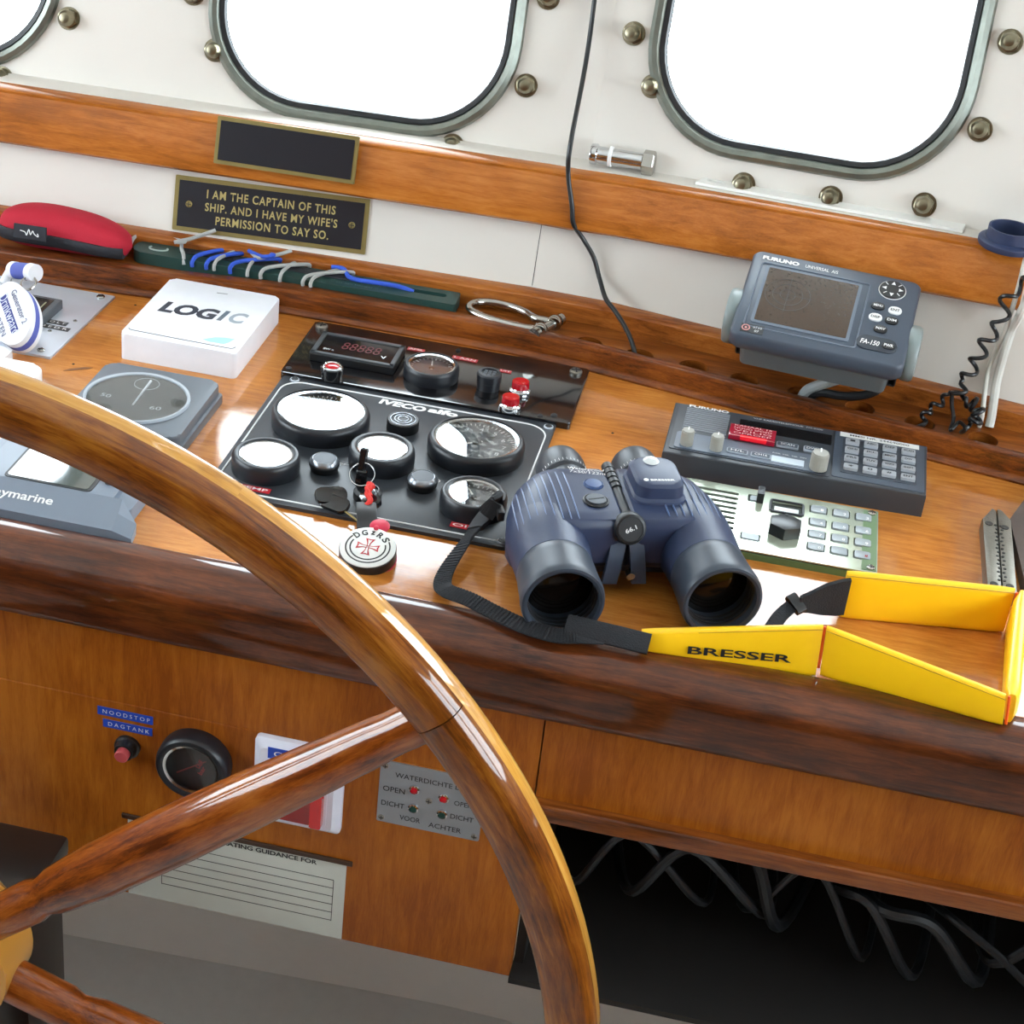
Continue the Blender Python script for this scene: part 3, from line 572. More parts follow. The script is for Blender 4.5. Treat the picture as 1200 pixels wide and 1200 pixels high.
# ---- white covers
t = tag(G().prism(rrect(-.5600, -.4360, -.0600, .0190, .012), 0, .0150, .0030, 3).done('instrument_cover', plain('glossy_white_cover', '#eceef0', .2)), 'white rounded plastic cover on the desk just behind the wheel rim, far left', 'cover')
t = tag(G().prism(rrect(-.60, -.4790, .0225, .0450, .004), 0, .0120, .002, 2).done('instrument_cover', plain('glossy_white_cover', '#eceef0', .2)), 'small square white cover at the left frame edge, below the aluminium plate', 'cover')

# ---- ignition key bunch with round medallion
t = thing('key_bunch', 'black keys on a ring with black, white and red round medallion', 'keys', (-.10, -.12, .0035))
g = G(); g.box((0, 0, 0), (.0055, .0100, .030), .0008, 1, M=Matrix.Translation((-.1170, -.0720, .0260)) @ Matrix.Rotation(R_(-25), 4, 'X')); g.box((0, 0, 0), (.009, .004, .016), .0008, 1, M=Matrix.Translation((-.1150, -.0790, .018))); g.done('ignition_key', M_BLK, t)
g = G(); g.tube([(-.1140+.0105*math.cos(a*math.pi/16), -.0820+.0105*math.sin(a*math.pi/16)*.8, .0240+.0105*math.sin(a*math.pi/16)*.6) for a in range(32)], .0006, n=6, closed=True); g.done('split_ring', M_CHROME, t)
for dx, dy, ang, dz in ((-.1330, -.1020, 28, .0110), (-.1280, -.1100, -18, .0085), (-.1010, -.1000, -60, .012)):
    F = Matrix.Translation((dx, dy, dz)) @ Matrix.Rotation(R_(ang), 4, 'Z') @ Matrix.Rotation(R_(24), 4, 'X')
    g = G(F); g.prism(rrect(-.0150, .0120, -.0075, .0075, .006), -.002, .002, .0009, 2); o = g.done('key', M_BLK, t)
g = G(); g.tube(smooth([(-.1470, -.1000, .006), (-.125, -.112, .007), (-.1010, -.1290, .006)], 4), .0009, n=6); g.done('key_blade', M_BRASS, t)
g = G(); g.tube(smooth([(-.1060, -.0900, .021), (-.1020, -.0960, .023), (-.1035, -.1040, .020), (-.0990, -.1100, .018), (-.101, -.1150, .015)], 5), .0024, n=8); g.tube(smooth([(-.101, -.0930, .021), (-.1050, -.0990, .0225), (-.1000, -.1060, .019)], 5), .0022, n=8); g.done('red_cord', plain('red_cord', '#d8281e', .6, bump=.4), t)
g = G(); g.tube(smooth([(-.1020, -.1120, .0150), (-.0985, -.1230, .0150), (-.0950, -.1340, .0120), (-.093, -.1420, .0100)], 5), 1, flat=(.0165, .0030)); g.done('leather_strap', M_BLKM, t)
Fm = Matrix.Translation((-.0840, -.1700, .0010)) @ Matrix.Rotation(R_(13), 4, 'X')
g = G(Fm); g.lathe([(0, 0), (.0228, 0), (.0232, .0008), (.0228, .0022)], n=64); g.done('pink_base', plain('pink_rubber', '#d0436a', .5), t)
g = G(Fm); g.lathe([(.0222, .0020), (.0228, .0030), (.0228, .0112), (.0222, .0118), (0, .0118)], n=64); g.done('medallion', M_BLKM, t)
g = G(Fm); g.lathe([(.0223, .0115), (.0223, .0124), (.0216, .0128), (0, .0128)], n=64); g.done('white_face', plain('medal_white', '#dcdcd8', .45), t)
def arc_part(r, a0, a1, name):
    g = G(Fm); g.tube([(r*math.cos(R_(a0+(a1-a0)*i/40)), r*math.sin(R_(a0+(a1-a0)*i/40)), .0128) for i in range(41)], 1, flat=(.0012, .0005)); g.done(name, M_LBLK, t)
arc_part(.0175, 148, 392, 'printed_ring'); arc_part(.0140, 158, 382, 'printed_ring')
for i, ch in enumerate('DGzRS'):
    a = R_(138 - 24*i); text(ch, Fm @ Matrix.Translation((.0160*math.cos(a), .0160*math.sin(a), .0129)) @ Matrix.Rotation(a-math.pi/2, 4, 'Z'), .0048 if ch != 'z' else .0036, .0062 if ch != 'z' else .0042, M_LBLK, t, bold=.03)
for k in range(4):
    for (s1, mt, zz) in ((1.0, M_REDL, .0129), (.45, plain('medal_white', '#dcdcd8', .45), .0130)):
        g = G(Fm @ Matrix.Rotation(k*math.pi/2, 4, 'Z')); a_ = .0012*s1; b_ = .0038*s1; l0, l1 = .0005+.001*(1-s1), .0092-.0012*(1-s1)*2
        g.prism([(-a_, l0), (a_, l0), (a_*1.3, .004), (b_, l1), (0, l1-.0006), (-b_, l1), (-a_*1.3, .004)], zz, zz+.0001); g.done('red_cross' if s1 == 1 else 'cross_fill', mt, t)
g = G(Fm); g.lathe([(0, .0128), (.0075, .0128), (.0082, .0140), (.006, .0152), (0, .0155)], M=Matrix.Translation((.002, .0290, -.005)), n=28); g.lathe([(0, .0128), (.0020, .0128), (.0022, .0145), (0, .0155)], M=Matrix.Translation((.001, .0215, 0)), n=16); g.done('red_rivet', plain('red_rubber', '#c2183c', .45), t)

# ---- black radio telephone
t = thing('radio_telephone', 'dark grey radio with keypad and three beige knobs, behind the green radio', 'radio', (.238, .107, 0))
RZ = .0225
g = G(); g.prism([(.1225, .0560), (.3550, .0640), (.3560, .1580), (.1225, .1560)], 0, RZ, .0022, 3); g.done('case', plain('radio_dark_grey', '#33363c', .45), t)
g = G(); g.prism(rrect(.1270, .2700, .0640, .1530, .002), RZ, RZ+.0008, .0004, 1); g.done('front_plate', plain('radio_plate', '#3a3e45', .4), t)
g = G(); g.prism(rrect(.1310, .2570, .0660, .0965, .002), RZ+.0008, RZ+.0018, .0006, 1); g.done('control_strip', plain('radio_strip', '#596270', .35), t)
g = G()
for i in range(11): g.box((.1545, .1060+i*.0040, RZ+.0009), (.0400, .0022, .0014), .0004, 1)
o = g.done('speaker_grille', plain('grille_edge', '#7d8189', .4), t); o['kind'] = 'stuff'
g = G(); g.box((.2265, .1330, RZ+.0008), (.0840, .0190, .0012)); g.done('display_window', M_BLK, t)
g = G(); g.box((.1975, .1110, RZ+.0035), (.0420, .0230, .0050), .0008, 2); o = g.done('red_cover', plain('red_transparent_cap', '#a01830', .15, coat=.6), t)
for i in range(4): text(('KANAAL 16', 'NOOD SPOED', 'VEILIGHEID', 'ALLE'), UPF(0, 0, 0), .01, .002, M_LETTER, o) if False else text(('KANAAL 16', 'NOOD SPOED', 'VEILIG', 'OPROEP')[i], UPF(.1975, .1195-.0048*i, RZ+.0061, 0), .034, .0030, plain('pale_pink_print', '#e8a8b0'), o)
g = G(); g.box((.1990, .0995, RZ+.0050), (.0240, .0045, .0040), .0012, 2); g.done('red_lamp_bar', plain('red_lit', '#e01828', .2, emis=('#ff2030', .35)), o)
text('FURUNO', UPF(.1545, .1515, RZ+.0010), .0370, .0050, M_LETTER, t, bold=.04); text('VHF RADIOTELEPHONE  FM-8500', UPF(.2280, .1495, RZ+.0010, 1), .0640, .0026, M_LETTER, t)
def pot(parent, x, y, z, r, h, white=True):
    g = G(Matrix.Translation((x, y, z))); pts = []
    n = 40
    g.prism([((r*(1 if i % 2 else .95))*math.cos(2*math.pi*i/n), (r*(1 if i % 2 else .95))*math.sin(2*math.pi*i/n)) for i in range(n)], 0, h*.88, .0003, 1)
    g.lathe([(0, h*.86), (r*.93, h*.87), (r*.88, h*.97), (r*.6, h), (0, h)], n=32); o = g.done('control_knob', plain('knob_beige_grey', '#9a9890', .5), parent)
    g = G(Matrix.Translation((x, y, z))); g.box((0, r*.45, h*1.0), (r*.16, r*.9, .0003)); g.done('pointer_line', M_LETTER, o)
pot(t, .1415, .0745, RZ+.0018, .0058, .0145); pot(t, .1680, .0745, RZ+.0018, .0058, .0145); pot(t, .2590, .0735, RZ+.0018, .0080, .0165)
for x, y, w_, s_ in ((.1870, .0765, .019, 'H/L'), (.2080, .0765, .018, 'CH16'), (.2300, .1050, .020, 'SCAN'), (.2515, .1060, .014, 'DW')):
    g = G(); g.prism(rrect(x-w_/2, x+w_/2, y-.0042, y+.0042, .0015), RZ+.0012, RZ+.0030, .0004, 1); o = g.done('key', plain('key_outline', '#9aa2ac', .4), t)
    g = G(); g.prism(rrect(x-w_/2+.001, x+w_/2-.001, y-.0032, y+.0032, .0010), RZ+.0030, RZ+.0032); o2 = g.done('key_face', M_GREYP, o); text(s_, UPF(x, y, RZ+.0033), w_*.62, .0036, M_LETTER, o)
g = G(); g.box((.2320, .0755, RZ+.0022), (.0290, .0105, .0012)); g.done('paper_label', plain('pale_blue_label', '#c9d4e0', .5), t)
text('PWR  VOL  SQL  DIM', UPF(.2330, .0870, RZ+.0019), .030, .0022, M_LETTER, t)
g = G(); g.prism(rrect(.2715, .3530, .0670, .1545, .002), RZ, RZ+.0006, .0003, 1); g.done('keypad_plate', M_GREYP, t)
g = G(); g.prism(rrect(.2790, .3460, .0765, .1415, .001), RZ+.0006, RZ+.0010); g.done('keypad_field', plain('keypad_dark', '#3d434d', .5), t)
label_strip(t, .2760, .3480, .1455, .1535, RZ+.0008, 'MMSI NR. 244690000', plain('paper_white', '#e4e4e0', .6), M_LBLK, ang=0, ww=.75, hh=.45)
g = G(UPF(.152, .101, RZ+.0017))
text('VOL         SQL', UPF(.1550, .1000, RZ+.0019), .038, .0024, M_LETTER, t)
ks = (('1', 'ABC', 'DEF', 'SCAN'), ('GHI', 'JKL', 'MNO', 'DW'), ('PRS', 'TUV', 'WXY', 'SHIFT'), ('*', '0', '#', 'ENT'))
for r_ in range(4):
    for c in range(4):
        x, y = .2875+.0169*c, .1345-.0163*r_
        g = G(); g.prism(rrect(x-.0062, x+.0062, y-.0042, y+.0042, .001), RZ+.0010, RZ+.0038, .0008, 2); o = g.done('key', plain('key_silver_grey', '#a3a7ad', .4), t)
        text(ks[r_][c], UPF(x, y-.0003, RZ+.0040), .0022+.0022*min(3, len(ks[r_][c])), .0034, M_LBLK, o, bold=.02)

# ---- green and white radio in front of it
t = thing('green_radio', 'flat pale green radio with twelve keys and black hexagonal knob, behind the binoculars', 'radio', (.24, -.01, 0))
Fg = frame((.1480, -.0620, 0), (1, .012, 0), (0, 1, 0)); W_, H_ = .1700, .1050
green = plain('radio_green', '#5f7a52', .4); face = plain('radio_pale_face', '#c4ccb8', .16, metal=.55)
holes = []; keys = []
for r_ in range(4):
    for c in range(3):
        x = .1180+.0195*c-.0000; y = .0885-.0205*r_ - (.002 if r_ else 0); keys.append((x, y)); holes.append(rrect(x-.0078, x+.0078, y-.0068, y+.0068, .002, 3))
holes.append(rrect(.0565, .0700, .0825, .0945, .0015, 3)); holes.append(rrect(.0545, .0715, .0165, .0285, .0015, 3)); holes.append(rrect(.0780, .1035, .0730, .0900, .002, 3))
slots = [rrect(.0060, .0485, .0120+i*.0085, .0165+i*.0085, .002, 3) for i in range(10)]
g = G(Fg); g.prism(rrect(0, W_, 0, H_, .002), 0, .0060, .0004, 1); g.done('case', green, t)
plate_with_holes('face_plate', rrect(0.0005, W_-.0005, 0.0005, H_-.0005, .002), holes+slots, .0072, .0085, face, t, M=Fg)
g = G(Fg); g.prism(rrect(0.001, W_-.001, .001, H_-.001, .002), .0060, .0072); g.done('recess', plain('recess_black_green', '#1c241c', .6), t)
g = G(Fg); g.box((W_-.0075, H_/2, .0087), (.0120, H_-.006, .0004)); g.done('green_edge_strip', green, t)
for i, (x, y) in enumerate(keys):
    g = G(Fg); g.prism(rrect(x-.0066, x+.0066, y-.0056, y+.0056, .0015), .0072, .0096, .0008, 2); o = g.done('key', plain('key_pale_grey', '#9ba3a8', .3), t)
    if i < 10 or i == 11: text('1234567890 #'[i], Fg @ Matrix.Translation((x+.003, y-.0018, .0097)), .0026, .0042, M_LETTER if i < 11 else M_RED, o, bold=.02)
g = G(Fg); g.box((.1165+.0400, .0260, .0096), (.006, .004, .0006)); g.done('red_mark', M_REDL, t) if False else None
g = G(Fg); g.prism(rrect(.0585, .0690, .0845, .0925, .001), .0072, .0090, .0005, 1); g.done('key', plain('key_pale_grey', '#9ba3a8', .3), t)
g = G(Fg); g.prism(rrect(.0640, .0700, .0815, .0955, .001), .0085, .0180, .0015, 2); g.done('slide_switch', M_BLKM, t)
g = G(Fg); g.prism(rrect(.0558, .0702, .0178, .0272, .0012), .0072, .0092, .0006, 1); g.done('key', plain('key_pale_grey', '#9ba3a8', .3), t)
g = G(Fg); g.tube([(p[0], p[1], .0090) for p in rrect(.0768, .1047, .0718, .0912, .002, 3)], .0013, n=6, closed=True); g.done('display_frame', M_LBLT, t)
g = G(Fg); g.box((.0907, .0790, .0076), (.021, .0075, .0008)); g.done('display', plain('display_pale', '#dfe4e0', .2), t)
hx = [(.0905+.0150*math.cos(R_(60*i+30)), .0405+.0145*math.sin(R_(60*i+30))) for i in range(6)]
g = G(Fg); g.prism(hx, .0085, .0190, .0018, 2); o = g.done('hexagon_knob', plain('knob_black', '#232628', .3), t)
g = G(Fg); g.lathe([(0, .0190), (.0014, .0190), (.0012, .0194), (0, .0195)], M=Matrix.Translation((.0905, .0510, 0)), n=14); g.done('pointer_dot', M_LBLK, o)
for x, y in ((.1640, .0985), (.1640, .0070)): screw(t, 0, 0, 0, .0036, M_STEEL, F0=Fg @ Matrix.Translation((x, y, .0088)))

# ---- display unit on its bracket
t = thing('ais_display', 'slate grey display with brown screen tilted on a bracket above the tray', 'display', (.2435, .22, .05))
FA = frame((.2435, .2200, .1143), (.99713, -.07535, -.00776), (.07346, .93685, .34193))
g = G(FA); g.loft([[(sx*a_, sy*b_, z) for sx, sy in [(p[0]/.08, p[1]/.059) for p in rrect(-.08, .08, -.059, .059, .008)]] for a_, b_, z in ((.0770, .0560, -.0200), (.0800, .0590, -.0150), (.0800, .0590, -.0030), (.0785, .0575, -.0005), (.0775, .0565, 0))]); g.done('bezel', M_GREYP, t, angle=40)
g = G(FA); g.loft([[(x, y, z) for x, y in rrect(-a_, a_, -b_, b_, .006)] for a_, b_, z in ((.0640, .0450, -.0500), (.0680, .0520, -.0430), (.0700, .0530, -.0190))]); g.done('rear_housing', M_GREYD, t, angle=40)
g = G(FA); ring = [(p[0]-.0195, p[1]-.0010, .0002) for p in rrect(-.0500, .0530, -.0450, .0430, .003)]; g.tube(ring, .0008, n=6, closed=True); g.done('screen_surround_line', plain('bezel_light', '#5a6473', .35), t)
g = G(FA); g.prism(rrect(-.0645, .0265, -.0400, .0395, .002), 0, .0008, .0006, 1); g.done('screen_surround', plain('bezel_light', '#5a6473', .35), t)
g = G(FA); g.prism(rrect(-.0615, .0235, -.0365, .0365, .001), .0008, .0010); sc = g.done('screen', plain('brown_lcd', '#3c2a1b', .22, coat=.3, var=.25, vscale=500), t)
dim = plain('lcd_dim_lines', '#241d1a', .3)
for r_ in (.007, .014, .021):
    g = G(FA); g.tube([(-.0380+r_*math.cos(a*math.pi/24), .004+r_*math.sin(a*math.pi/24), .0011) for a in range(48)], .0003, n=4, closed=True); g.done('range_ring', dim, sc)
g = G(FA); g.box((-.038, .004, .0011), (.046, .0005, .0002)); g.done('cross_line', dim, sc)
g = G(FA); g.box((-.038, .004, .0011), (.0005, .046, .0002)); g.done('cross_line', dim, sc)
text('FURUNO', FA @ Matrix.Translation((-.0530, .0490, .0003)), .0350, .0052, M_LETTER, t, bold=.05); text('UNIVERSAL  AIS', FA @ Matrix.Translation((-.0140, .0487, .0003)), .0310, .0042, M_LETTER, t)
g = G(FA @ Matrix.Translation((.0543, .0400, 0))); g.lathe([(0, 0), (.0120, 0), (.0120, .0012), (.0113, .0020), (0, .0020)], n=40); o = g.done('direction_pad', M_BLKM, t)
for k in range(8):
    Fk2 = FA @ Matrix.Translation((.0543, .0400, .0021)) @ Matrix.Rotation(k*math.pi/4, 4, 'Z'); g = G(Fk2)
    if k % 2 == 0: g.prism([(.0058, -.0020), (.0100, 0), (.0058, .0020)], 0, .0002)
    else: g.box((.0088, 0, .0001), (.0038, .0007, .0002))
    g.done('arrow', M_LETTER, o)
g = G(FA); g.tube([(.0543+.0125*math.cos(a*math.pi/18), .0400+.0125*math.sin(a*math.pi/18), .0003) for a in range(36)], .0004, n=5, closed=True); g.done('pad_ring', M_LETTER, t)
for x, y, s_, glare in ((.0450, .0145, 'MENU', 0), (.0610, .0130, 'ENT', 1), (.0450, -.0010, 'DISP', 1), (.0600, -.0010, 'DIM', 0), (.0520, -.0150, 'NAV', 0)):
    g = G(FA); g.prism(rrect(x-.0062, x+.0062, y-.0047, y+.0047, .0046), 0, .0016, .0005, 2); o = g.done('key', M_LETTER if glare else M_BLKM, t); text(s_, FA @ Matrix.Translation((x, y, .0018)), .0085, .0032, M_LBLK if glare else M_LETTER, o, bold=.02)
g = G(FA); g.prism(rrect(.0330, .0705, -.0440, -.0260, .0085), 0, .0010, .0004, 1); o = g.done('model_badge', plain('badge_dark', '#262d38', .35), t)
text('FA-150', FA @ Matrix.Translation((.0455, -.0350, .0012)), .0175, .0062, M_LETTER, o, bold=.02, shear=.2)
g = G(FA); g.prism(rrect(.0565, .0685, -.0392, -.0308, .0042), .0010, .0018, .0003, 1); g.done('power_key', M_BLKM, o); text('PWR', FA @ Matrix.Translation((.0625, -.0350, .0020)), .0085, .0038, M_LETTER, o, bold=.02)
g = G(FA); g.box((-.0605, -.0490, .0003), (.0210, .0110, .0005)); o = g.done('approval_sticker', M_LBLK, t)
g = G(FA @ Matrix.Translation((-.0665, -.0490, .0007))); g.tube([(.0034*math.cos(a*math.pi/12), .0034*math.sin(a*math.pi/12), 0) for a in range(24)], .0006, n=5, closed=True); g.lathe([(0, 0), (.0012, 0), (.001, .0003), (0, .0003)], n=12); g.done('wheel_mark', plain('sticker_pink', '#c98a86', .5), o)
text('0735', FA @ Matrix.Translation((-.0560, -.0468, .0007)), .0080, .0028, M_LETTER, o); text('07', FA @ Matrix.Translation((-.0560, -.0515, .0007)), .0040, .0028, M_LETTER, o)
for sx in (-1, 1):
    F = FA @ frame((sx*.0740, -.010, -.0260), (0, 0, -1) if sx > 0 else (0, 0, 1), (0, 1, 0))
    g = G(F); n = 24
    g.prism([(.0270*(1 if i % 2 else .96)*math.cos(2*math.pi*i/n), .0270*(1 if i % 2 else .96)*math.sin(2*math.pi*i/n)) for i in range(n)], .0040, .0140, .0025, 3) if False else g.lathe([(0, .004), (.0250, .004), (.0262, .006), (.0262, .0130), (.0245, .0158), (.0180, .0170), (0, .0172)], n=36)
    g.done('bracket_knob', plain('knob_grey_green', '#7f8a8a', .35), t)
    F2 = FA; g = G(F2); g.box((sx*.0755, .000, -.0420), (.0030, .0260, .0560), .001, 1); g.done('bracket_arm', M_BLKM, t)
g = G(FA); g.box((0, .0000, -.0700), (.1530, .0260, .0030), .001, 1); g.done('bracket_base', M_BLKM, t)
g = G(); g.cyl((.2520, .2760, .040), (.2480, .2550, .0560), .012); g.done('bracket_foot', M_BLKM, t)

def cable(name, pts, r, mat, label, cat='cable', k=8, n=10):
    return tag(G().tube(smooth(pts, k), r, n=n).done(name, mat), label, cat)
cable('grey_cable', [(.290, .225, .058), (.275, .2180, .050), (.262, .2180, .042), (.250, .2220, .033), (.241, .2290, .022), (.2370, .2330, .006), (.2360, .2340, -.020)], .0052, plain('cable_grey', '#9ba1a1', .4), 'thick grey cable from under the tilted display into a tray hole')
cable('black_cable', [(.309, .222, .064), (.309, .2180, .052), (.304, .2140, .042), (.290, .2140, .034), (.272, .2170, .029), (.256, .2230, .026), (.247, .2290, .018), (.2440, .2320, .004), (.243, .233, -.020)], .0042, plain('cable_black', '#1b1d20', .35), 'thick black cable from under the tilted display into the same tray hole')
zt = lambda z: WY(0, z)
cable('thin_black_cable', [(-.045, WY(-.045, .95, .022), .95), (-.040, WY(-.04, .60, .022), .60), (-.034, WY(-.034, .36, .020), .36), (-.030, WY(-.03, .26, .012), .26), (-.0275, WY(-.027, .190, -.030), .190), (-.0255, WY(-.0255, .160, -.027), .160), (-.0170, WY(-.017, .130, -.0245), .130), (-.0130, WY(-.013, .112, -.020), .112), (-.002, WY(0, .096, -.010), .096), (.0110, WY(.01, .080, -.008), .080), (.0200, WY(.02, .062, -.008), .062), (.0310, .2990, .050), (.0450, .2880, .041), (.0600, .2720, .030), (.0700, .2580, .018), (.0740, .2540, .004), (.0750, .2535, -.020)], .0024, plain('cable_black', '#1b1d20', .35), 'thin black cable hanging down the cream wall into a tray hole')

# ---- right end: wiring down the wall
cable('white_cable', [(.4200, .3600, .2450), (.4190, .3150, .2250), (.4180, .2950, .205), (.4130, WY(.413, .176, -.030), .176), (.4120, WY(.412, .137, -.027), .137), (.4100, WY(.41, .097, -.010), .097), (.4050, WY(.405, .066, -.006), .066), (.4045, WY(.4, .045, -.020), .047), (.4060, .2290, .030), (.4060, .2280, .0170)], .0023, plain('cable_white', '#c9c6bd', .45), 'thin off-white cable down the wall behind the coiled cord')
cable('white_pipe', [(.4260, WY(.42, .160, -.031), .165), (.4230, WY(.42, .145, -.031), .147), (.4190, WY(.42, .120, -.024), .124), (.4170, WY(.417, .100, -.010), .106), (.4150, WY(.415, .080, -.009), .086), (.4140, WY(.414, .060, -.009), .060), (.4140, .2400, .046), (.4150, .2320, .030), (.4150, .2280, .0190)], .0043, plain('pipe_white', '#c8c6bf', .4), 'thicker off-white cable with stained lower end at the right frame edge', 'cable')
def coil(axis, r, turns, k=14, taper=None):
    A = smooth(axis, 12); n = turns*k; L = len(A)-1; out = []
    prev = Vector((1, 0, 0))
    for i in range(n+1):
        u = i/n*L; j = min(L-1, int(u)); p = A[j].lerp(A[j+1], u-j); t_ = (A[min(L, j+1)]-A[max(0, j-1)]).normalized()
        prev = (prev - t_*prev.dot(t_)).normalized(); q = t_.cross(prev); a = 2*math.pi*i/k
        e = min(1, i/(k*.6), (n-i)/(k*.6)); out.append(p + (prev*math.cos(a)+q*math.sin(a))*r*e)
    return out
cord = plain('coiled_cord_black', '#131417', .3)
o1 = WY
path = coil([(.4260, .248, .165), (.4060, .2520, .146), (.4020, .2440, .118), (.3930, .2400, .096), (.3880, .2360, .075), (.3800, .2330, .058)], .0064, 6)
path += smooth([(.3800, .2330, .055), (.386, .2260, .052), (.379, .2220, .050), (.373, .2300, .046), (.381, .2330, .046), (.386, .2250, .044)], 6)
path += coil([(.386, .2250, .044), (.3960, .2210, .042), (.4010, .2150, .034), (.3950, .2120, .026)], .0058, 4)
path += smooth([(.3950, .2120, .024), (.3880, .2040, .020), (.3900, .1960, .0280), (.3850, .2120, .0260), (.3780, .2040, .020), (.3800, .2180, .025), (.3760, .2260, .036), (.3740, .2310, .046)], 6)
path += coil([(.3720, .2300, .046), (.3650, .2250, .036), (.3560, .2200, .028), (.3520, .2140, .020), (.350, .2120, .004)], .0036, 4)
path.append(Vector((.350, .2140, -.02)))
tag(G().tube(path, .0020, n=8).done('coiled_cord', cord), 'black coiled cord tangled at its lower end, hanging at the right', 'cord')

# ---- blue cup on the sill, chrome fitting and white slotted bracket
t = tag(G(Matrix.Translation((.3965, .2850, .1775)) @ Matrix.Scale(.90, 4)).lathe([(0, 0), (.0300, 0), (.0310, .0020), (.0310, .0060), (.0290, .0075), (.0235, .0080), (.0235, .0200), (.0215, .0200), (.0210, .0040), (0, .0030)], n=56).done('rubber_cap', plain('navy_cap', '#2a3554', .5)), 'navy blue round cap with wide flange, on the right end of the wall board', 'cap')
wl = lambda x: WY(x, .157)
br = thing('slotted_bracket', 'white painted bar with slots on the sill behind the wall board', 'bracket', (.24, .33, .1575))
FBk = frame((.098, wl(.098)+.006, .1580+rise(.098)), (1, -.178, .049), (.178, 1, 0))
sl = [rrect(x-.0075, x+.0075, .0075, .0135, .0028, 4) for x in (.017, .046)]
plate_with_holes('bar', [(0, 0), (.262, 0), (.262, .0220), (.006, .0220)], sl, 0, .0030, plain('gloss_white_paint', '#ecece8', .25), br, M=FBk)
t = thing('deck_light_fitting', 'chromed tubular fitting with hexagonal end on the sill above the board', 'fitting', (.03, .36, .158))
F = frame((-.0100, wl(0)+.0140, .1700), (.99, -.05, .02), (0, 1, 0)); FX = F @ frame((0, 0, 0), (0, 1, 0), (0, 0, 1))
g = G(FX); g.lathe([(0, 0), (.0100, 0), (.0105, .002), (.0105, .006), (.0085, .007), (.0085, .052), (.0070, .053), (0, .053)], n=36); g.done('tube', M_CHROME, t)
g = G(FX); g.lathe([(0, .053), (.0125, .053), (.0125, .063), (.011, .0645), (0, .0645)], n=6); g.done('hexagon_nut', M_STEEL, t)
g = G(FX); g.lathe([(.0085, .018), (.0102, .0185), (.0102, .0215), (.0085, .022)], n=36); g.done('clamp_ring', M_LETTER, t)

# ---- plaques
t = thing('brass_plaque', 'black plaque with brass border reading I AM THE CAPTAIN OF THIS SHIP', 'plaque', (-.32, .32, .07))
a_ = Vector((-.4215, WY(-.4215, .0945), .0945)); b_ = Vector((-.2235, WY(-.2235, .0985), .0985))
Fq = frame(((a_+b_)/2 + Vector((0, .0, -.0268)) + Vector((0, -.0095, 0))), b_-a_, (0, LEAN, 1)); W_, H_ = .2020, .0560
g = G(Fq); g.prism(rrect(-W_/2, W_/2, -H_/2, H_/2, .001), -.003, .0010, .0006, 1); g.done('border', M_BRASS, t)
g = G(Fq); g.box((0, 0, .0009), (W_-.0090, H_-.0090, .0012)); g.done('black_field', plain('plaque_black', '#16171f', .35), t)
gold = plain('brass_letter', '#b5a56c', .4, metal=.3)
text('I AM THE CAPTAIN OF THIS', Fq @ Matrix.Translation((.000, .0125, .0015)), .1340, .0088, gold, t, bold=.018, ext=.0003, spacing=1.15)
text("SHIP. AND I HAVE MY WIFE'S", Fq @ Matrix.Translation((.001, -.0005, .0015)), .1380, .0088, gold, t, bold=.018, ext=.0003, spacing=1.15)
text('PERMISSION TO SAY SO.', Fq @ Matrix.Translation((.0030, -.0135, .0015)), .1180, .0088, gold, t, bold=.018, ext=.0003, spacing=1.15)
for sx in (-.085, .085): screw(t, 0, 0, 0, .0034, M_BRASS, F0=Fq @ Matrix.Translation((sx, 0, .0015)))
t = thing('upper_plaque', 'second black and brass plaque, on the board above the captain plaque', 'plaque', (-.30, .31, .135))
F = frame((-.3000, WY(-.30, .1390, -.0245), .1410), (1, .0435, 0), (0, LEAN, 1))
g = G(F); g.prism(rrect(-.0800, .0645, -.0230, .0240, .001), 0, .0030, .0006, 1); g.done('border', M_BRASS, t)
g = G(F); g.box((-.0078, .0005, .0031), (.1365, .0390, .0012)); g.done('black_field', plain('plaque_black', '#16171f', .35), t)

# ---- tray: red case
t = thing('glasses_case', 'red zipped glasses case with dark band, in the back left of the tray', 'case', (-.52, .25, .017))
def case_loops(scale=1, z0=None, z1=None):
    pass
xa, xb = -.5870, -.4480
def case_sec(u, h0, h1, n=28):
    """u 0..1 along the case, cross-section between relative heights h0..h1"""
    s_ = (max(0, 1-abs(2*u-1)**3.0))**.42; tap = 1-.24*u
    cx = xa+(xb-xa)*u; cy = .2590+.012*math.sin(math.pi*u*.9)-.004; ry = .0290*s_*tap+.0008; rz = .0225*s_*tap+.0006; cz = .0175+.0225*tap
    out = []
    for i in range(n):
        a = 2*math.pi*i/n; c, s2 = math.cos(a), math.sin(a); yy = ry*math.copysign(abs(c)**.8, c); zz = rz*math.copysign(abs(s2)**.85, s2)
        zz = max(h0*.0265, min(h1*.0265, zz)); out.append((cx, cy+yy, cz+zz))
    return out
us = [i/26 for i in range(27)]
red = plain('red_fabric', '#b0122c', .8, bump=.4, bscale=900); band = plain('dark_zip_band', '#24252c', .7, bump=.4)
g = G(); g.loft([case_sec(u, -2, 2) for u in us]); g.done('shell', red, t, angle=60)
def case_band(u):
    b = case_sec(u, -2, 2); out = []
    cy = sum(p[1] for p in b)/len(b)
    return cy, b
g = G(); loops = []
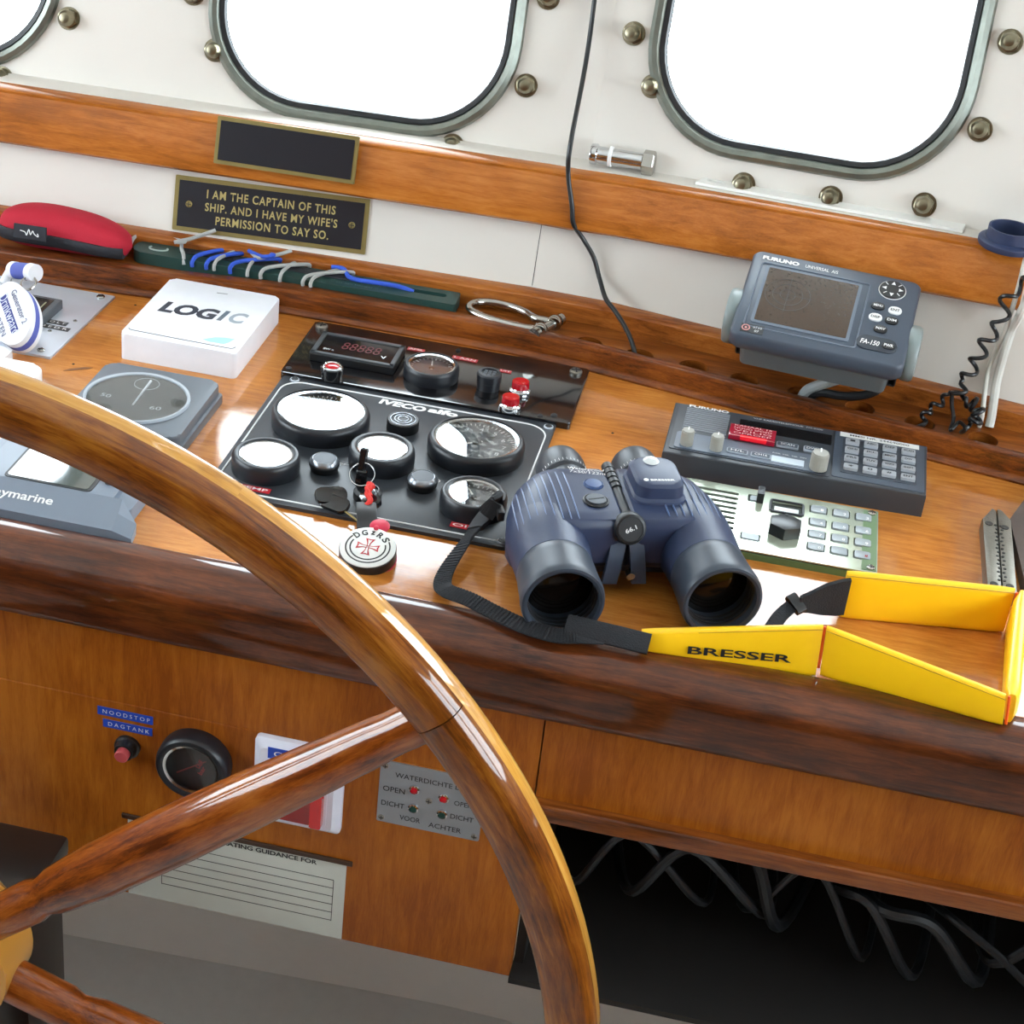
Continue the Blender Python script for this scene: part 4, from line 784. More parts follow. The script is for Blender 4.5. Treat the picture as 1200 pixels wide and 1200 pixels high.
for u in us[1:-1]:
    s_ = (max(0, 1-abs(2*u-1)**3.0))**.42; tap = 1-.24*u; cx = xa+(xb-xa)*u; cy = .2590+.012*math.sin(math.pi*u*.9)-.004; ry = .0290*s_*tap+.0022; cz = .0175+.0225*tap
    dz0, dz1 = -.0105, .0030-.002*u
    loops.append([(cx, cy-ry*.93, cz+dz0), (cx, cy-ry-.0006, cz+dz0+.002), (cx, cy-ry-.0010, cz+dz1-.002), (cx, cy-ry*1.0, cz+dz1), (cx, cy, cz+dz1), (cx, cy, cz+dz0)])
g.loft(loops); g.done('zip_band', band, t, angle=60)
Fc = frame((-.5420, .2255, .0460), (1, .05, 0), (0, .25, 1)); g = G(Fc); g.box((0, 0, 0), (.0340, .0145, .0016), .0005, 1); o = g.done('label_patch', plain('patch_black', '#1c1d26', .7), t)
g = G(Fc); g.tube(smooth([(-.010, .001, .0012), (-.005, .0000, .0012), (-.003, -.003, .0012), (-.001, .003, .0012), (.001, -.002, .0012), (.003, .002, .0012), (.005, -.001, .0012), (.009, -.003, .0012), (.008, .000, .0012)], 4), .0005, n=5); g.done('stitched_script', M_LETTER, o)

# ---- green line winder with cords
t = thing('line_winder', 'long dark green plastic line winder lying in the tray', 'line winder', (-.28, .26, .017))
Fw = frame((-.2790, .2640, .0172), (.3320, .0060, 0), (0, 1, 0)); hw = .1720
slot = rrect(.1100, .1530, .0130, .0210, .0038)
plate_with_holes('board', rrect(-hw, .1650, -.0010, .0300, (.003, .003, .013, .013), 8), [slot], 0, .0125, plain('green_plastic', '#21403c', .45), t, M=Fw)
g = G(Fw); g.box((.133, .017, .002), (.040, .007, .003)); g.done('slot_bottom', M_LBLK, t)
g = G(Fw); g.box((-.0300, .0190, .0130), (.1900, .0120, .0012), .0005, 1); g.done('line_bundle', plain('dark_line', '#23262b', .8, bump=1, bscale=600), t)
g = G(Fw @ Matrix.Translation((-.1470, .0140, .0128))); g.tube([(.0095*math.cos(R_(a)), .0055*math.sin(R_(a)), 0) for a in range(150, 400, 12)], .0011, n=5); g.done('molded_mark', plain('mark_pale', '#9fb0ac', .5), t)
for i in range(3): text('~ vis lijn hengel ~', Fw @ Matrix.Translation((.060+.012*i, .006+.0075*i, .0127)), .050, .003, plain('engraved_pale', '#6e8480', .6), t, name='engraving')
cg = plain('grey_rope', '#a9a9a6', .8, bump=.8, bscale=700); cb = plain('blue_rope', '#2f55c4', .7, bump=1, bscale=500)
def loop(name, xf, xk, mat, r, label, lift=0, grp=None):
    z1 = .0172+.0125+r+.0010+lift
    pts = [(xf, .2625-r, .0240), (xf, .2625-r, z1-.004), (xf+(xk-xf)*.1, .2665, z1), (xf+(xk-xf)*.5, .2790, z1+.0008), (xk, .2920, z1), (xk+.001, .2945+r*.5, z1-.005), (xk, .2945+r*.5, .0215)]
    return tag(G().tube(smooth(pts, 6), r, n=8).done(name, mat), label, 'rope', grp)
loop('blue_rope', -.3850, -.3640, cb, .0022, 'blue cord loop nearest the rounded end of the green winder')
loop('blue_rope', -.3700, -.3440, cb, .0022, 'second blue cord loop across the green winder, beside the first')
loop('blue_rope', -.3450, -.3050, cb, .0022, 'third blue cord loop, slanting to the knot on the green winder', .001)
loop('grey_rope', -.3620, -.3520, cg, .0019, 'grey cord loop between the second and third blue loops', .0004)
loop('grey_rope', -.3270, -.3270, cg, .0019, 'upright grey cord loop right of the blue loops')
loop('grey_rope', -.3130, -.2740, cg, .0020, 'grey cord loop slanting strongly across the middle of the winder', .0008)
loop('grey_rope', -.2930, -.2880, cg, .0019, 'nearly straight grey cord loop in the middle of the winder')
loop('grey_rope', -.2690, -.2280, cg, .0019, 'left one of the two crossing grey loops at the cord end', .001)
loop('grey_rope', -.2610, -.2430, cg, .0019, 'right one of the two crossing grey loops at the cord end')
tag(G().tube(smooth([(-.4580, .2760, .0240), (-.4560, .2880, .033), (-.4380, .2960, .0345), (-.4120, .2930, .0350), (-.4060, .2860, .0360), (-.4020, .2760, .0340), (-.3960, .2650, .0330), (-.3940, .2610, .024)], 6), .0020, n=8).done('grey_rope', cg), 'grey cord running over the rounded left end of the winder to a knot', 'rope')
tag(G().tube(smooth([(-.4130, .2850, .0355), (-.4050, .2900, .0370), (-.4000, .2780, .0410), (-.4080, .2770, .0400), (-.3960, .2900, .0410), (-.3760, .3040, .0480)], 6), .0021, n=8).done('grey_rope', cg), 'short free grey cord end rising from the knot under the plaque', 'rope')
tag(G().tube(smooth([(-.3360, .2950, .0360), (-.3220, .2800, .0370), (-.3120, .2860, .0385), (-.3050, .2900, .0395), (-.2930, .2980, .0430)], 6), .0020, n=8, rad=None).done('grey_rope', cg), 'second short free grey cord end, right of the blue knot', 'rope')
tag(G().tube(smooth([(-.3370, .2950, .0360), (-.3280, .2860, .0380), (-.3170, .2800, .0390), (-.3080, .2860, .0400), (-.3120, .2900, .0385)], 6), .0021, n=8).done('blue_rope', cb), 'blue cord knot on the back edge of the green winder', 'rope')
tag(G().tube(smooth([(-.2500, .2960, .0335), (-.2400, .2970, .0340), (-.2340, .2920, .0335), (-.2280, .2820, .0330), (-.2180, .2785, .0325), (-.1950, .2800, .0325), (-.1750, .2810, .0320), (-.1600, .2810, .0290)], 6), .0024, n=8).done('blue_rope', cb), 'blue cord tail running along the winder into its slot', 'rope')

# ---- shackle
t = thing('bow_shackle', 'stainless steel bow shackle lying in the tray between winder and first hole', 'shackle', (-.06, .28, .017))
zt0 = .0228
bow = smooth([(-.0270, .2560, zt0), (-.0300, .2570, zt0), (-.0400, .2560, zt0), (-.0650, .2590, zt0), (-.0850, .2650, zt0), (-.0985, .2740, zt0), (-.1020, .2850, zt0+.001), (-.0950, .2960, zt0+.001), (-.0800, .3010, zt0+.001), (-.0600, .2980, zt0+.001), (-.0450, .2900, zt0+.001), (-.0350, .2810, zt0+.001), (-.0260, .2790, zt0+.001), (-.0170, .2800, zt0+.001)], 6)
g = G(); g.tube(bow, .0040, n=14); g.done('bow', M_STEEL, t)
for x, y in ((-.0250, .2560), (-.0150, .2800)):
    g = G(frame((x, y, zt0), (0, 0, 1), (1, 0, 0)) ); g.lathe([(0, -.0045), (.0070, -.0045), (.0078, -.003), (.0078, .003), (.0070, .0045), (0, .0045)], n=24); g.done('eye', M_STEEL, t)
g = G(); g.cyl((-.0285, .2470, zt0), (-.0110, .2890, zt0), .0045, n=20); g.cyl((-.0290, .2450, zt0), (-.0270, .2500, zt0), .0062, n=20); g.cyl((-.0120, .2865, zt0), (-.0100, .2915, zt0), .0062, n=20); g.done('pin', M_STEEL, t)

# ---- metal clip and brown cover at the right edge
t = thing('serrated_clamp', 'dull steel hinged clamp with serrated groove at the right edge of the desk', 'clamp', (.415, .02, 0))
for sx, x0, x1 in ((0, .4055, .4185), (1, .4190, .4310)):
    pts = [(x0+(.001 if sx == 0 else 0), -.0560), (x1, -.0560), (x1, .0780-(.012 if sx else 0)), ((x0+x1)/2+(.003 if sx == 0 else -.002), .0830-(.001 if sx else 0)), (x0+(0 if sx else 0), .0600 if sx == 0 else .0820)]
    g = G(); g.prism(pts, .0, .0125, .0022, 2); g.done('arm', M_DULL, t)
g = G()
for i in range(15): g.lathe([(0, .0122), (.0013, .0122), (.0013, .0129), (0, .0130)], M=Matrix.Translation((.4165+.0009*(i % 2), -.040+i*.0065, 0)), n=8); g.lathe([(0, .0122), (.0013, .0122), (.0013, .0129), (0, .0130)], M=Matrix.Translation((.4210+.0009*(i % 2), -.040+i*.0065, 0)), n=8)
o = g.done('teeth', plain('dark_teeth', '#2a2826', .6), t); o['kind'] = 'stuff'
for x, y in ((.4110, .0520), (.4245, .0500), (.4120, -.0480), (.4250, -.0470)):
    g = G(Matrix.Translation((x, y, .0122))); g.lathe([(0, 0), (.0034, 0), (.0034, .0008), (.0024, .001), (0, .0002)], n=18); g.done('rivet_hole', plain('dark_teeth', '#2a2826', .6), t)
tag(G().loft([[(.4300, .0700, .0), (.4620, .1650, .0), (.52, .1650, 0), (.52, -.05, 0), (.4380, -.0400, 0)], [(.4300, .0700, .0110), (.4620, .1600, .0130), (.52, .1600, .02), (.52, -.05, .02), (.4380, -.0300, .0110)]]).done('leather_folder', plain('brown_grey_leather', '#4b3f3a', .45, coat=.2, bump=.3, bscale=80)), 'brown-grey leather folder lying against the right frame edge', 'folder')

# ================================================================== binoculars
th = R_(20.5); BO = Vector((.1040, -.1120, 0))
FBn = frame(BO, (math.cos(th), math.sin(th), 0), (-math.sin(th), math.cos(th), 0))   # x across, y towards the eyepieces, z up
t = thing('binoculars', 'navy blue rubber armoured binoculars with compass housing on the desk', 'binoculars', tuple(BO))
def half(sx):
    # prism housing: cross-section in x,z lofted along y
    def sec(y, xi, xo, zb, zt_, rr):
        pts = [(xi, zb+.004), (xi, zt_-.0025), (xi+.003, zt_)]
        for i in range(8):
            a = R_(90 - 90*i/7); pts.append((xo-rr+rr*math.cos(a), zt_-rr*.95+rr*.95*math.sin(a)))
        for i in range(1, 6):
            a = R_(-90*i/5); pts.append((xo-.014+.014*math.cos(a), zb+.014+.014*math.sin(a)))
        return [(sx*x, y, z) for x, z in pts]
    L = [sec(.0560, .010, .0480, .022, .054, .016), sec(.0540, .006, .0590, .015, .0600, .022), sec(.0480, .0045, .0700, .011, .0630, .026), sec(.0350, .0035, .0800, .0085, .0655, .030), sec(.0150, .003, .0870, .006, .0665, .032),
         sec(-.0050, .003, .0900, .004, .0660, .032), sec(-.0200, .003, .0910, .0090, .0655, .032), sec(-.0325, .003, .0908, .0180, .0648, .032), sec(-.0345, .0035, .0905, .0210, .0630, .031), sec(-.0360, .006, .0900, .0230, .0560, .026), sec(-.0370, .012, .0890, .0240, .0480, .022)]
    g = G(FBn); g.loft(L); g.done('prism_housing', M_NAVY, t, angle=38)
    # barrel axis splays slightly and dips from the housing to the desk
    ax = Vector((sx*.0030, -.1, -.0015)).normalized(); p0 = Vector((sx*.0590, .002, .0345))
    FBb = FBn @ frame(p0, Vector((1, 0, 0)) - ax*ax.x, ax.cross(Vector((1, 0, 0)))) if False else None
    z_ = ax; x_ = (Vector((1, 0, 0)) - z_*z_.x).normalized(); y_ = z_.cross(x_)
    m = Matrix(((x_.x, y_.x, z_.x, p0.x), (x_.y, y_.y, z_.y, p0.y), (x_.z, y_.z, z_.z, p0.z), (0, 0, 0, 1))); FB2 = FBn @ m
    g = G(FB2); g.lathe([(0, 0), (.0300, .0), (.0318, .012), (.0318, .030), (.0312, .040), (.0306, .050), (.0303, .0615), (.0298, .0620)], n=64); g.done('barrel_armour', M_NAVY, t)
    g = G(FB2); g.lathe([(.0296, .0610), (.0302, .0622), (.0306, .070), (.0314, .088), (.0322, .096), (.0322, .1000), (.0314, .1035), (.0296, .1040), (.0272, .1030), (.0268, .098), (.0262, .085), (.0262, .060)], n=64); b = g.done('objective_barrel', M_BARREL, t)
    for zz in (.097, .0925, .088):
        g = G(FB2); g.lathe([(.0268, zz), (.0256, zz-.0004), (.0254, zz-.002), (.0264, zz-.0024)], n=56); g.done('inner_ring', M_BLKM, b)
    g = G(FB2); g.lathe([(.0262, .080), (.020, .0822), (.010, .0838), (0, .0843), (0, .0800), (.026, .076)], n=48); g.done('objective_lens', plain('coated_lens', '#0d0a08', .12, coat=.15, spec=.3), b)
    # eyepiece
    e0 = Vector((sx*.0320, .048, .0440)); FE = FBn @ frame(e0, (1, 0, 0), (0, 0, 1)) ; FE = FBn @ Matrix(((1, 0, 0, e0.x), (0, 0, 1, e0.y), (0, -1, 0, e0.z), (0, 0, 0, 1)))
    g = G(FE); g.lathe([(0, 0), (.0185, 0), (.0185, .010), (.0205, .012), (.0208, .018), (.0208, .030), (.0200, .036), (.0190, .040), (.0150, .0415), (.0135, .0400), (.0135, .034), (0, .034)], n=56); e = g.done('eyepiece', plain('eyecup_rubber', '#2b2f36', .4), t)
    g = G(FE)
    for i in range(40):
        a = 2*math.pi*i/40; g.box((0, 0, .0150), (.0006, .0003, .0030), M=Matrix.Rotation(a, 4, 'Z') @ Matrix.Translation((.0207, 0, 0)))
    q = g.done('dioptre_marks', M_LETTER, e); q['kind'] = 'stuff'
    # strap lug
    g = G(FBn); g.box((sx*.0905, .0250, .0350), (.006, .013, .009), .002, 2); g.done('strap_lug', M_BLKM, t)
    return sec
sec = half(-1); half(1)
HT = [(.0560, .0480, .054, .016), (.0540, .0590, .0600, .022), (.0480, .0700, .0630, .026), (.0350, .0800, .0655, .030), (.0150, .0870, .0665, .032), (-.0050, .0900, .0660, .032), (-.0200, .0910, .0655, .032), (-.0325, .0908, .0648, .032), (-.0345, .0905, .0630, .031)]
def sec_pt(sx, y, q, lift=0.0):
    """point on the housing's upper surface; q = distance in from the outer side along the widest section"""
    for a_, b_ in zip(HT, HT[1:]):
        if b_[0] <= y <= a_[0]: f = (y-b_[0])/(a_[0]-b_[0]); break
    else: a_ = b_ = HT[0 if y > 0 else -1]; f = 0
    xo, zt_, rr = (b_[k]+(a_[k]-b_[k])*f for k in (1, 2, 3))
    if q < xo-rr: return Vector((sx*q, y, zt_+lift)), 0
    a = min((q-(xo-rr))/rr, 1.35)
    return Vector((sx*(xo-rr+(rr+lift)*math.sin(a)), y, zt_-rr*.95+(rr*.95+lift)*math.cos(a))), a
hi = plain('navy_rib_lit', '#5b6d92', .35)  # paler copy of the housing rubber: bright groove edges put into the colour
for k in range(9):
    q = .0400+k*.0063; y0 = .0400 - .0016*max(0, k-2)**1.35; y1 = -.0325
    P = [sec_pt(-1, y0+(y1-y0)*i/10, q, .0003)[0] for i in range(11)]
    g = G(FBn); g.tube(P, .0007, n=5, rad=[.0003]+[.00065]*9+[.0004]); g.done('grip_rib', hi, t)
for k in range(8):
    q = .0330+k*.0062; y0 = (-.0030 if k < 4 else .0300-.0060*(k-4)); y1 = -.0290
    P = [sec_pt(1, y0+(y1-y0)*i/6, q, .0004)[0] for i in range(7)]
    g = G(FBn); g.tube(P, .0007, n=5, rad=[.0003]+[.00075]*5+[.0004]); g.done('grip_rib', hi, t)
# buttons on the left housing
g = G(FBn @ Matrix.Translation((-.0190, .0180, .0655))); g.lathe([(0, 0), (.0080, 0), (.0084, .0012), (.0080, .0016), (.0072, .0010), (.0066, .0024), (0, .0030)], n=36); g.done('light_button', plain('navy_button', '#3a507c', .4), t)
g = G(FBn @ Matrix.Translation((-.0220, -.0070, .0652))); g.lathe([(0, 0), (.0105, 0), (.0105, .0016), (.0092, .0022), (.0088, .0014), (.0084, .0026), (0, .0028)], n=40); b = g.done('battery_cap', M_BLKM, t)
g = G(FBn @ Matrix.Translation((-.0220, -.0070, .0680)) @ Matrix.Rotation(R_(25), 4, 'Z')); g.lathe([(0, 0), (.0078, 0), (.0078, .0003), (0, .0003)], n=36); g.done('cap_face', plain('cap_grey', '#464b53', .4), b)
g = G(FBn @ Matrix.Translation((-.0220, -.0070, .0684)) @ Matrix.Rotation(R_(12), 4, 'Z')); g.box((0, 0, 0), (.0130, .0012, .0003)); g.done('coin_slot', M_LBLK, b)
text('Waterproof', FBn @ Matrix.Translation((-.0200, .0430, .0655)) @ Matrix.Rotation(R_(-10), 4, 'Z'), .0300, .0048, M_LETTER, t); text('7x50/122m', FBn @ Matrix.Translation((-.0200, .0375, .0660)) @ Matrix.Rotation(R_(-10), 4, 'Z'), .0290, .0042, M_LETTER, t)
# compass housing on the right
g = G(FBn); g.loft([[(x, y, z) for x, y in rrect(x0, x1, y0, y1, r_, 6)] for x0, x1, y0, y1, r_, z in ((.0080, .0520, -.0140, .0410, .010, .0630), (.0085, .0515, -.0130, .0400, .010, .0680), (.0100, .0500, -.0110, .0385, .011, .0700), (.0105, .0495, -.0100, .0380, .012, .0790), (.0125, .0475, -.0080, .0360, .012, .0815), (.0145, .0455, -.0060, .0340, .011, .0820))]); o = g.done('compass_housing', M_NAVY, t, angle=30)
g = G(FBn @ Matrix.Translation((.0290, .0290, .0818))); g.lathe([(.0066, 0), (.0066, .0006), (.0060, .0010), (.0050, .0022), (.003, .0032), (0, .0036)], n=32); g.done('compass_window', plain('frosted_white', '#cfd3d2', .2, coat=.5), o)
text('BRESSER', FBn @ Matrix.Translation((.0315, -.0015, .0821)), .0200, .0028, M_LETTER, o, bold=.03)
g = G(FBn @ Matrix.Translation((.0180, -.0012, .0821))); g.lathe([(0, 0), (.0021, 0), (.0020, .0003), (0, .0003)], n=18); g.done('round_emblem', M_LETTER, o)
# hinge, knob and bridge
g = G(FBn); g.cyl((0, .0540, .0625), (0, -.0340, .0610), .0046, n=24); h_ = g.done('hinge', M_BLKM, t)
for i in range(5):
    g = G(FBn); y = .050-i*.0075; g.cyl((0, y, .0625), (0, y-.0040, .0624), .0050, n=24); g.done('hinge_ring', M_BLKM, h_)
g = G(FBn @ Matrix(((1, 0, 0, 0), (0, .35, -.94, -.0290), (0, .94, .35, .0560), (0, 0, 0, 1)))); g.lathe([(0, 0), (.0100, 0), (.0125, .001), (.0130, .003), (.0130, .009), (.0118, .0115), (.0100, .0120), (.0096, .0112), (0, .0112)], n=40); k_ = g.done('hinge_knob', M_BLKM, t)
text('66.1', FBn @ Matrix(((1, 0, 0, 0), (0, .35, -.94, -.0400), (0, .94, .35, .0602), (0, 0, 0, 1))) @ Matrix.Rotation(R_(25), 4, 'Z'), .0095, .0036, M_LETTER, k_, bold=.02)
for sx in (-1, 1):
    g = G(FBn); g.loft([[(sx*a, -.0330-d, z), (sx*b, -.0330-d, z), (sx*b, -.0280-d, z), (sx*a, -.0280-d, z)] for a, b, d, z in ((.0005, .0120, 0, .052), (.0020, .0140, .006, .040), (.0040, .0160, .010, .026), (.0060, .0180, .011, .012))]); g.done('bridge_arm', plain('bridge_blue_grey', '#3a465a', .4), t)
    g = G(FBn); g.loft([[(sx*.002, y, .012), (sx*.040, y, .010), (sx*.040, y, .046), (sx*.002, y, .050)] for y in (.040, -.0250)]); g.done('bridge_plate', M_NAVY, t)
g = G(FBn); g.cyl((.004, -.0460, .0200), (.004, -.0400, .0210), .0035, n=16); g.done('tripod_socket', M_STEEL, t)

# ---- binocular strap: webbing, buckle piece and yellow float
t = thing('webbing_strap', 'black webbing strap looping from the binoculars over the front rail', 'strap', (.0, -.2, 0))
lug = FBn @ Vector((-.0930, .0250, .0350))
pts = [tuple(lug), (lug.x-.010, lug.y+.004, .0380), (.0040, -.0940, .0300), (-.0065, -.1120, .0170), (-.0140, -.1450, .0120), (-.0185, -.1750, .0085), (-.0175, -.1960, .0080), (-.0100, -.2110, .0120), (.0080, -.2190, .0140), (.0300, -.2290, .0135), (.0550, -.2400, .0140), (.0800, -.2450, .0145), (.0980, -.2420, .0160), (.1150, -.2380, .0165)]
ups = []
P = smooth(pts, 8)
for i, p in enumerate(P):
    u = i/(len(P)-1); a = 1-min(1, max(0, (u-.28)/.25)); ups.append((-.55*a, -.60*a - .25*(1-a), .45+.55*(1-a)))
g = G(); g.tube(P, 1, flat=(.0145, .0014), up=ups); wb = g.done('webbing', M_WEB, t, angle=50)
g = G(); g.tube(P[9:27], 1, flat=(.0165, .0048), up=ups[9:27]); g.done('slide_keeper', M_WEB, t, angle=50)
g = G(); g.tube([(.086, -.2345, .0190), (.100, -.2360, .0195), (.130, -.2375, .0190), (.1500, -.2380, .0180)], 1, flat=(.0160, .0042), up=(0, -.75, 1)); g.done('end_patch', M_WEB, t, angle=50)
g = G(); tot = 0
for i in range(1, len(P)-9):
    seg = P[i+1]-P[i]; tt = seg.normalized(); wd = tt.cross(Vector(ups[i])).normalized(); un = wd.cross(tt).normalized(); n_ = max(1, int(seg.length/.0021))
    for j in range(n_):
        c = P[i]+seg*(j/n_)+un*.0007*(1 if un.z > 0 else -1); g.tube([c-wd*.0070, c+wd*.0070], .0008, n=4)
o = g.done('weave_ribs', M_WEB, wb); o['kind'] = 'stuff'
f_ = thing('float_strap', 'yellow padded float strap standing on edge in a folded loop, front right', 'strap', (.28, -.18, 0))
def panel(bl, tl, br_, tr, th_, name, n=14, m=16, puff=1.0, pinch=.5):
    """padded panel between bottom line bl->br and top line tl->tr"""
    bl, tl, br_, tr = map(Vector, (bl, tl, br_, tr)); loops = []
    d = (br_-bl).normalized(); up_ = ((tl-bl)+(tr-br_)).normalized(); nrm = d.cross(up_).normalized()
    for i in range(n+1):
        u = i/n; b = bl.lerp(br_, u); tp = tl.lerp(tr, u); e = min(1, (min(u, 1-u)/.06+pinch)) if min(u, 1-u) < .06 else 1; lp = []
        for k in range(m):
            a = 2*math.pi*k/m; c, s2 = math.cos(a), math.sin(a); v = .5+.5*math.copysign(abs(s2)**.35, s2); w_ = math.copysign(abs(c)**.6, c)*th_/2*e*puff
            lp.append(b.lerp(tp, v)+nrm*w_)
        loops.append(lp)
    g = G(); g.loft(loops); return g.done(name, M_YEL, f_, angle=60), nrm
pA = panel((.1460, -.2330, .0085), (.1420, -.2280, .0235), (.2755, -.2120, .0010), (.2735, -.2060, .0440), .0085, 'padded_panel')
pB = panel((.2790, -.2125, .0030), (.2765, -.2065, .0440), (.4130, -.2380, .0085), (.4100, -.2340, .0325), .0085, 'padded_panel')
pC = panel((.4170, -.2330, .0080), (.4150, -.2330, .0330), (.4270, -.0990, .0005), (.4260, -.0990, .0420), .0120, 'padded_panel')
pD = panel((.2895, -.1225, .0005), (.2885, -.1225, .0435), (.4200, -.0985, .0005), (.4200, -.0985, .0420), .0085, 'padded_panel')
# stitched top seams and orange piping at the folds
for (bl, tl, br_, tr) in (((.1460, -.2330, .0085), (.1420, -.2280, .0235), (.2755, -.2120, .0010), (.2735, -.2060, .0440)), ((.2790, -.2125, .0030), (.2765, -.2065, .0440), (.4130, -.2380, .0085), (.4100, -.2340, .0325)), ((.2895, -.1225, .0005), (.2885, -.1225, .0435), (.4200, -.0985, .0005), (.4200, -.0985, .0420))):
    g = G(); A1, B1 = Vector(tl), Vector(tr); g.tube([A1.lerp(B1, i/10)+Vector((0, -.0042, -.0022)) for i in range(11)], .0004, n=5); g.done('top_seam', plain('seam_ochre', '#b98a10', .6), f_)
for b_, t_ in (((.2767, -.2120, .0090), (.2750, -.2072, .0430)), ((.4225, -.1010, .0010), (.4215, -.1030, .0410)), ((.4155, -.2365, .0085), (.4125, -.2350, .0320))):
    g = G(); g.tube([b_, t_], .0011, n=6); g.done('fold_piping', M_ORNG, f_)
lA = lambda u: (Vector((.1460, -.2330, .0085)).lerp(Vector((.2755, -.2120, .0010)), u), Vector((.1420, -.2280, .0235)).lerp(Vector((.2735, -.2060, .0440)), u))
bm0, tm0 = lA(.55); b0, t0 = lA(.25); b1, t1 = lA(.85); uA = (tm0-bm0).normalized(); dA = ((b1+t1)/2-(b0+t0)/2).normalized()
FT = frame(bm0.lerp(tm0, .34) + dA.cross(uA).normalized()*.0054, (b1.lerp(t1, .34)-b0.lerp(t0, .34)), uA)
text('BRESSER', FT, .0780, .0064, M_LBLK, f_, bold=.02, ext=.0003)
g = G(); g.loft([[(x, y, z0_), (x, y, z1_), (x+.001, y-.0030, z1_-.0008), (x+.001, y-.0030, z0_+.0008)] for x, y, z0_, z1_ in ((.2920, -.1260, .0060, .0400), (.2860, -.1280, .0050, .0390), (.2740, -.1310, .0050, .0340), (.2640, -.1360, .0080, .0280), (.2560, -.1400, .0090, .0240))]); g.done('end_patch', M_WEB, f_, angle=50)
g = G(); g.tube([(.2570, -.1395, .0180), (.2510, -.1450, .0160)], 1, flat=(.0170, .0060), up=(-.25, -.8, .8)); g.done('strap_slider', M_BLKM, f_)
g = G(); g.tube(smooth([(.2520, -.1430, .0160), (.2430, -.1560, .0110), (.2340, -.1800, .0040), (.2250, -.1950, .0020), (.2120, -.1950, .0015)], 5), 1, flat=(.0120, .0014), up=(-.1, -.3, 1)); g.done('webbing', M_WEB, f_)

# ================================================================== front panel fittings
FP_ = lambda x, z, y=-.25: frame((x, y, z), (1, 0, 0), (0, 0, 1))
t = tag(G(FP_(-.2565, -.1400)).box((0, 0, .0002), (.0470, .0082, .0006)).done('label_tape', M_BLUET), 'blue embossed label tape reading NOODSTOP on the front panel', 'label'); text('NOODSTOP', FP_(-.2565, -.1400) @ Matrix.Translation((.001, 0, .0005)), .0400, .0038, M_LETTER, t, spacing=1.5)
t = tag(G(FP_(-.2545, -.1518)).box((0, 0, .0002), (.0420, .0078, .0006)).done('label_tape', M_BLUET), 'blue embossed label tape reading DAGTANK below NOODSTOP', 'label'); text('DAGTANK', FP_(-.2545, -.1518) @ Matrix.Translation((.001, 0, .0005)), .0350, .0038, M_LETTER, t, spacing=1.5)
t = thing('stop_button', 'small black push button with dull red centre below the blue tapes', 'button', (-.255, -.25, -.1725))
g = G(FP_(-.2545, -.1710)); g.lathe([(0, 0), (.0108, 0), (.0108, .003), (.0092, .004), (.0080, .010), (.0065, .0105), (.0060, .0095), (0, .0095)], n=36); g.done('collar', M_BLKM, t)
g = G(FP_(-.2545, -.1710)); g.lathe([(.0058, .0095), (.0058, .0150), (.0050, .0160), (0, .0162)], n=30); g.done('red_centre', plain('dull_red', '#b84a4e', .5), t)
t = thing('pressure_gauge', 'black round gauge with red marks on the front panel', 'gauge', (-.195, -.25, -.17))
FG = FP_(-.1955, -.1690)
gauge(t, 0, 0, 0, .0305, .0235, .0170, M_DIAL, None, glass('front_gauge_glass', 1.45), None, 'gauge', F0=FG)
g = G(FG @ Matrix.Rotation(R_(35), 4, 'Z')); g.prism([(-.016, -.0006), (.014, -.0004), (.014, .0004), (-.016, .0006)], .0110, .0114); g.done('needle', plain('needle_dark_red', '#7a3030', .5), t)
for x, y, s_ in ((.006, .004, 'OLIE'), (.008, -.002, 'bar')): text(s_, FG @ Matrix.Translation((x, y, .0110)) @ Matrix.Rotation(R_(65), 4, 'Z'), .009, .004, M_REDL, t)
t = thing('switch_box', 'white switch box with red rocker, partly behind the wheel spoke', 'switch', (-.108, -.25, -.17))
F = FP_(-.1085, -.1710); g = G(F); g.loft([[(x, y, z) for x, y in rrect(-a_, a_, -b_, b_, .004)] for a_, b_, z in ((.0370, .0420, 0), (.0370, .0420, .005), (.0315, .0365, .0100), (.0308, .0358, .0105))]); g.done('cover', plain('switch_white', '#dfe3f0', .35), t, angle=25)
g = G(F); g.prism(rrect(-.0260, .0260, -.0320, .0220, .002), .0105, .0112, .0003, 1); g.done('inset', plain('switch_white', '#dfe3f0', .35), t)
g = G(F); g.prism(rrect(-.0240, .0140, -.0300, .0040, .001), .0112, .0150, .0008, 1); g.done('red_rocker', plain('rocker_dark_red', '#8c1015', .25, coat=.4), t)
g = G(F); g.prism(rrect(.0140, .0235, -.0300, .0040, .001), .0112, .0180, .0008, 1); g.done('red_rocker', plain('rocker_red', '#c4141a', .25, coat=.4), t)
o = label_strip(t, 0, .033, 0, .0110, 0, 'GEN.', M_BLUET, F=F @ Matrix.Translation((-.0080, .0325, .0106)), hh=.45, ww=.7)
g = G(F); g.box((-.012, .0205, .0108), (.016, .008, .0005)); g.done('label_tape', M_BLUET, t)
t = thing('door_alarm_plate', 'small aluminium plate with handwritten WATERDICHTE and four lamps', 'plate', (-.001, -.25, -.16))
F = FP_(-.0005, -.1615); g = G(F); g.prism(rrect(-.0425, .0425, -.0310, .0310, .001), 0, .0016, .0004, 1); g.done('plate', plain('grey_aluminium', '#9aa0a6', .42, .6), t)
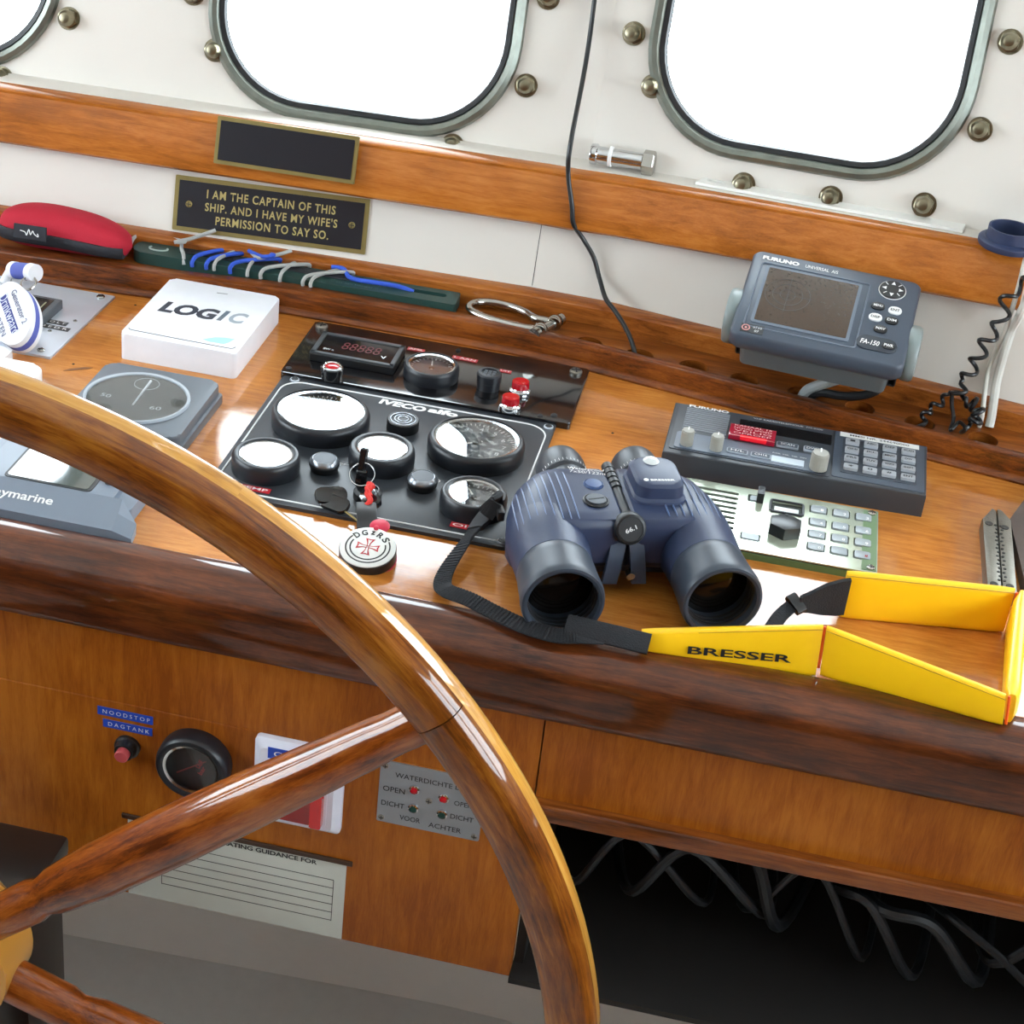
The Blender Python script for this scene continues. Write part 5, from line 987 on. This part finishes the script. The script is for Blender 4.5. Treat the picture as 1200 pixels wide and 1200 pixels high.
for s_, x, y, w_, h_ in (('WATERDICHTE DEUR', .0030, .0195, .066, .0048), ('OPEN', -.0300, .0040, .0180, .0052), ('OPEN', .0270, .0035, .0150, .0048), ('DICHT', -.0300, -.0110, .0190, .0050), ('DICHT', .0270, -.0105, .0190, .0050), ('VOOR', -.0150, -.0225, .0170, .0050), ('ACHTER', .0140, -.0240, .0270, .0050)):
    text(s_, F @ Matrix.Translation((x, y, .0017)), w_, h_, M_LBLK, t, bold=.005)
for x, y, mt in ((-.0135, .0085, M_RED), (.0108, .0060, M_RED), (-.0130, -.0105, plain('green_lens', '#203c34', .15)), (.0108, -.0105, plain('green_lens', '#203c34', .15))):
    g = G(F @ Matrix.Translation((x, y, .0016))); g.lathe([(0, 0), (.0046, 0), (.0044, .0015), (.0034, .0022), (.0030, .0015), (0, .0015)], n=28); o = g.done('lamp_bezel', M_CHROME, t)
    g = G(F @ Matrix.Translation((x, y, .0016))); g.lathe([(.0029, .0012), (.0027, .0030), (.0015, .0040), (0, .0043)], n=24); g.done('lamp_lens', mt, o)
screw(t, 0, 0, 0, .0028, M_DULL, F0=F @ Matrix.Translation((-.0010, .0000, .0016)))
for x, y in ((-.0385, .0265), (-.0385, -.0265), (.0385, -.0265), (.0385, .0265)): screw(t, 0, 0, 0, .0026, M_DULL, F0=F @ Matrix.Translation((x, y, .0016)))
t = thing('guidance_sheet', 'printed sheet headed OPERATING GUIDANCE FOR below the wheel spoke', 'sheet', (-.155, -.25, -.29))
F = FP_(-.1600, -.2890); g = G(F); g.box((0, 0, .0004), (.1900, .0840, .0008)); g.done('paper', plain('sheet_paper', '#c9cdc4', .5), t)
g = G(F); g.box((0, .0440, .0012), (.2000, .0050, .0024), .0006, 1); g.done('top_batten', plain('dark_batten', '#3a2213', .4), t)
text('OPERATING GUIDANCE FOR', F @ Matrix.Translation((.0225, .0375, .0010)), .0950, .0048, M_LBLK, t, bold=.03)
g = G(F); 
for i in range(6): g.box((.0100, .022-.009*i, .0009), (.150, .0005, .0002))
g.box((-.065, -.001, .0009), (.0005, .045, .0002)); g.box((.085, -.001, .0009), (.0005, .045, .0002)); g.done('table_lines', M_LBLK, t)

flush_texts()
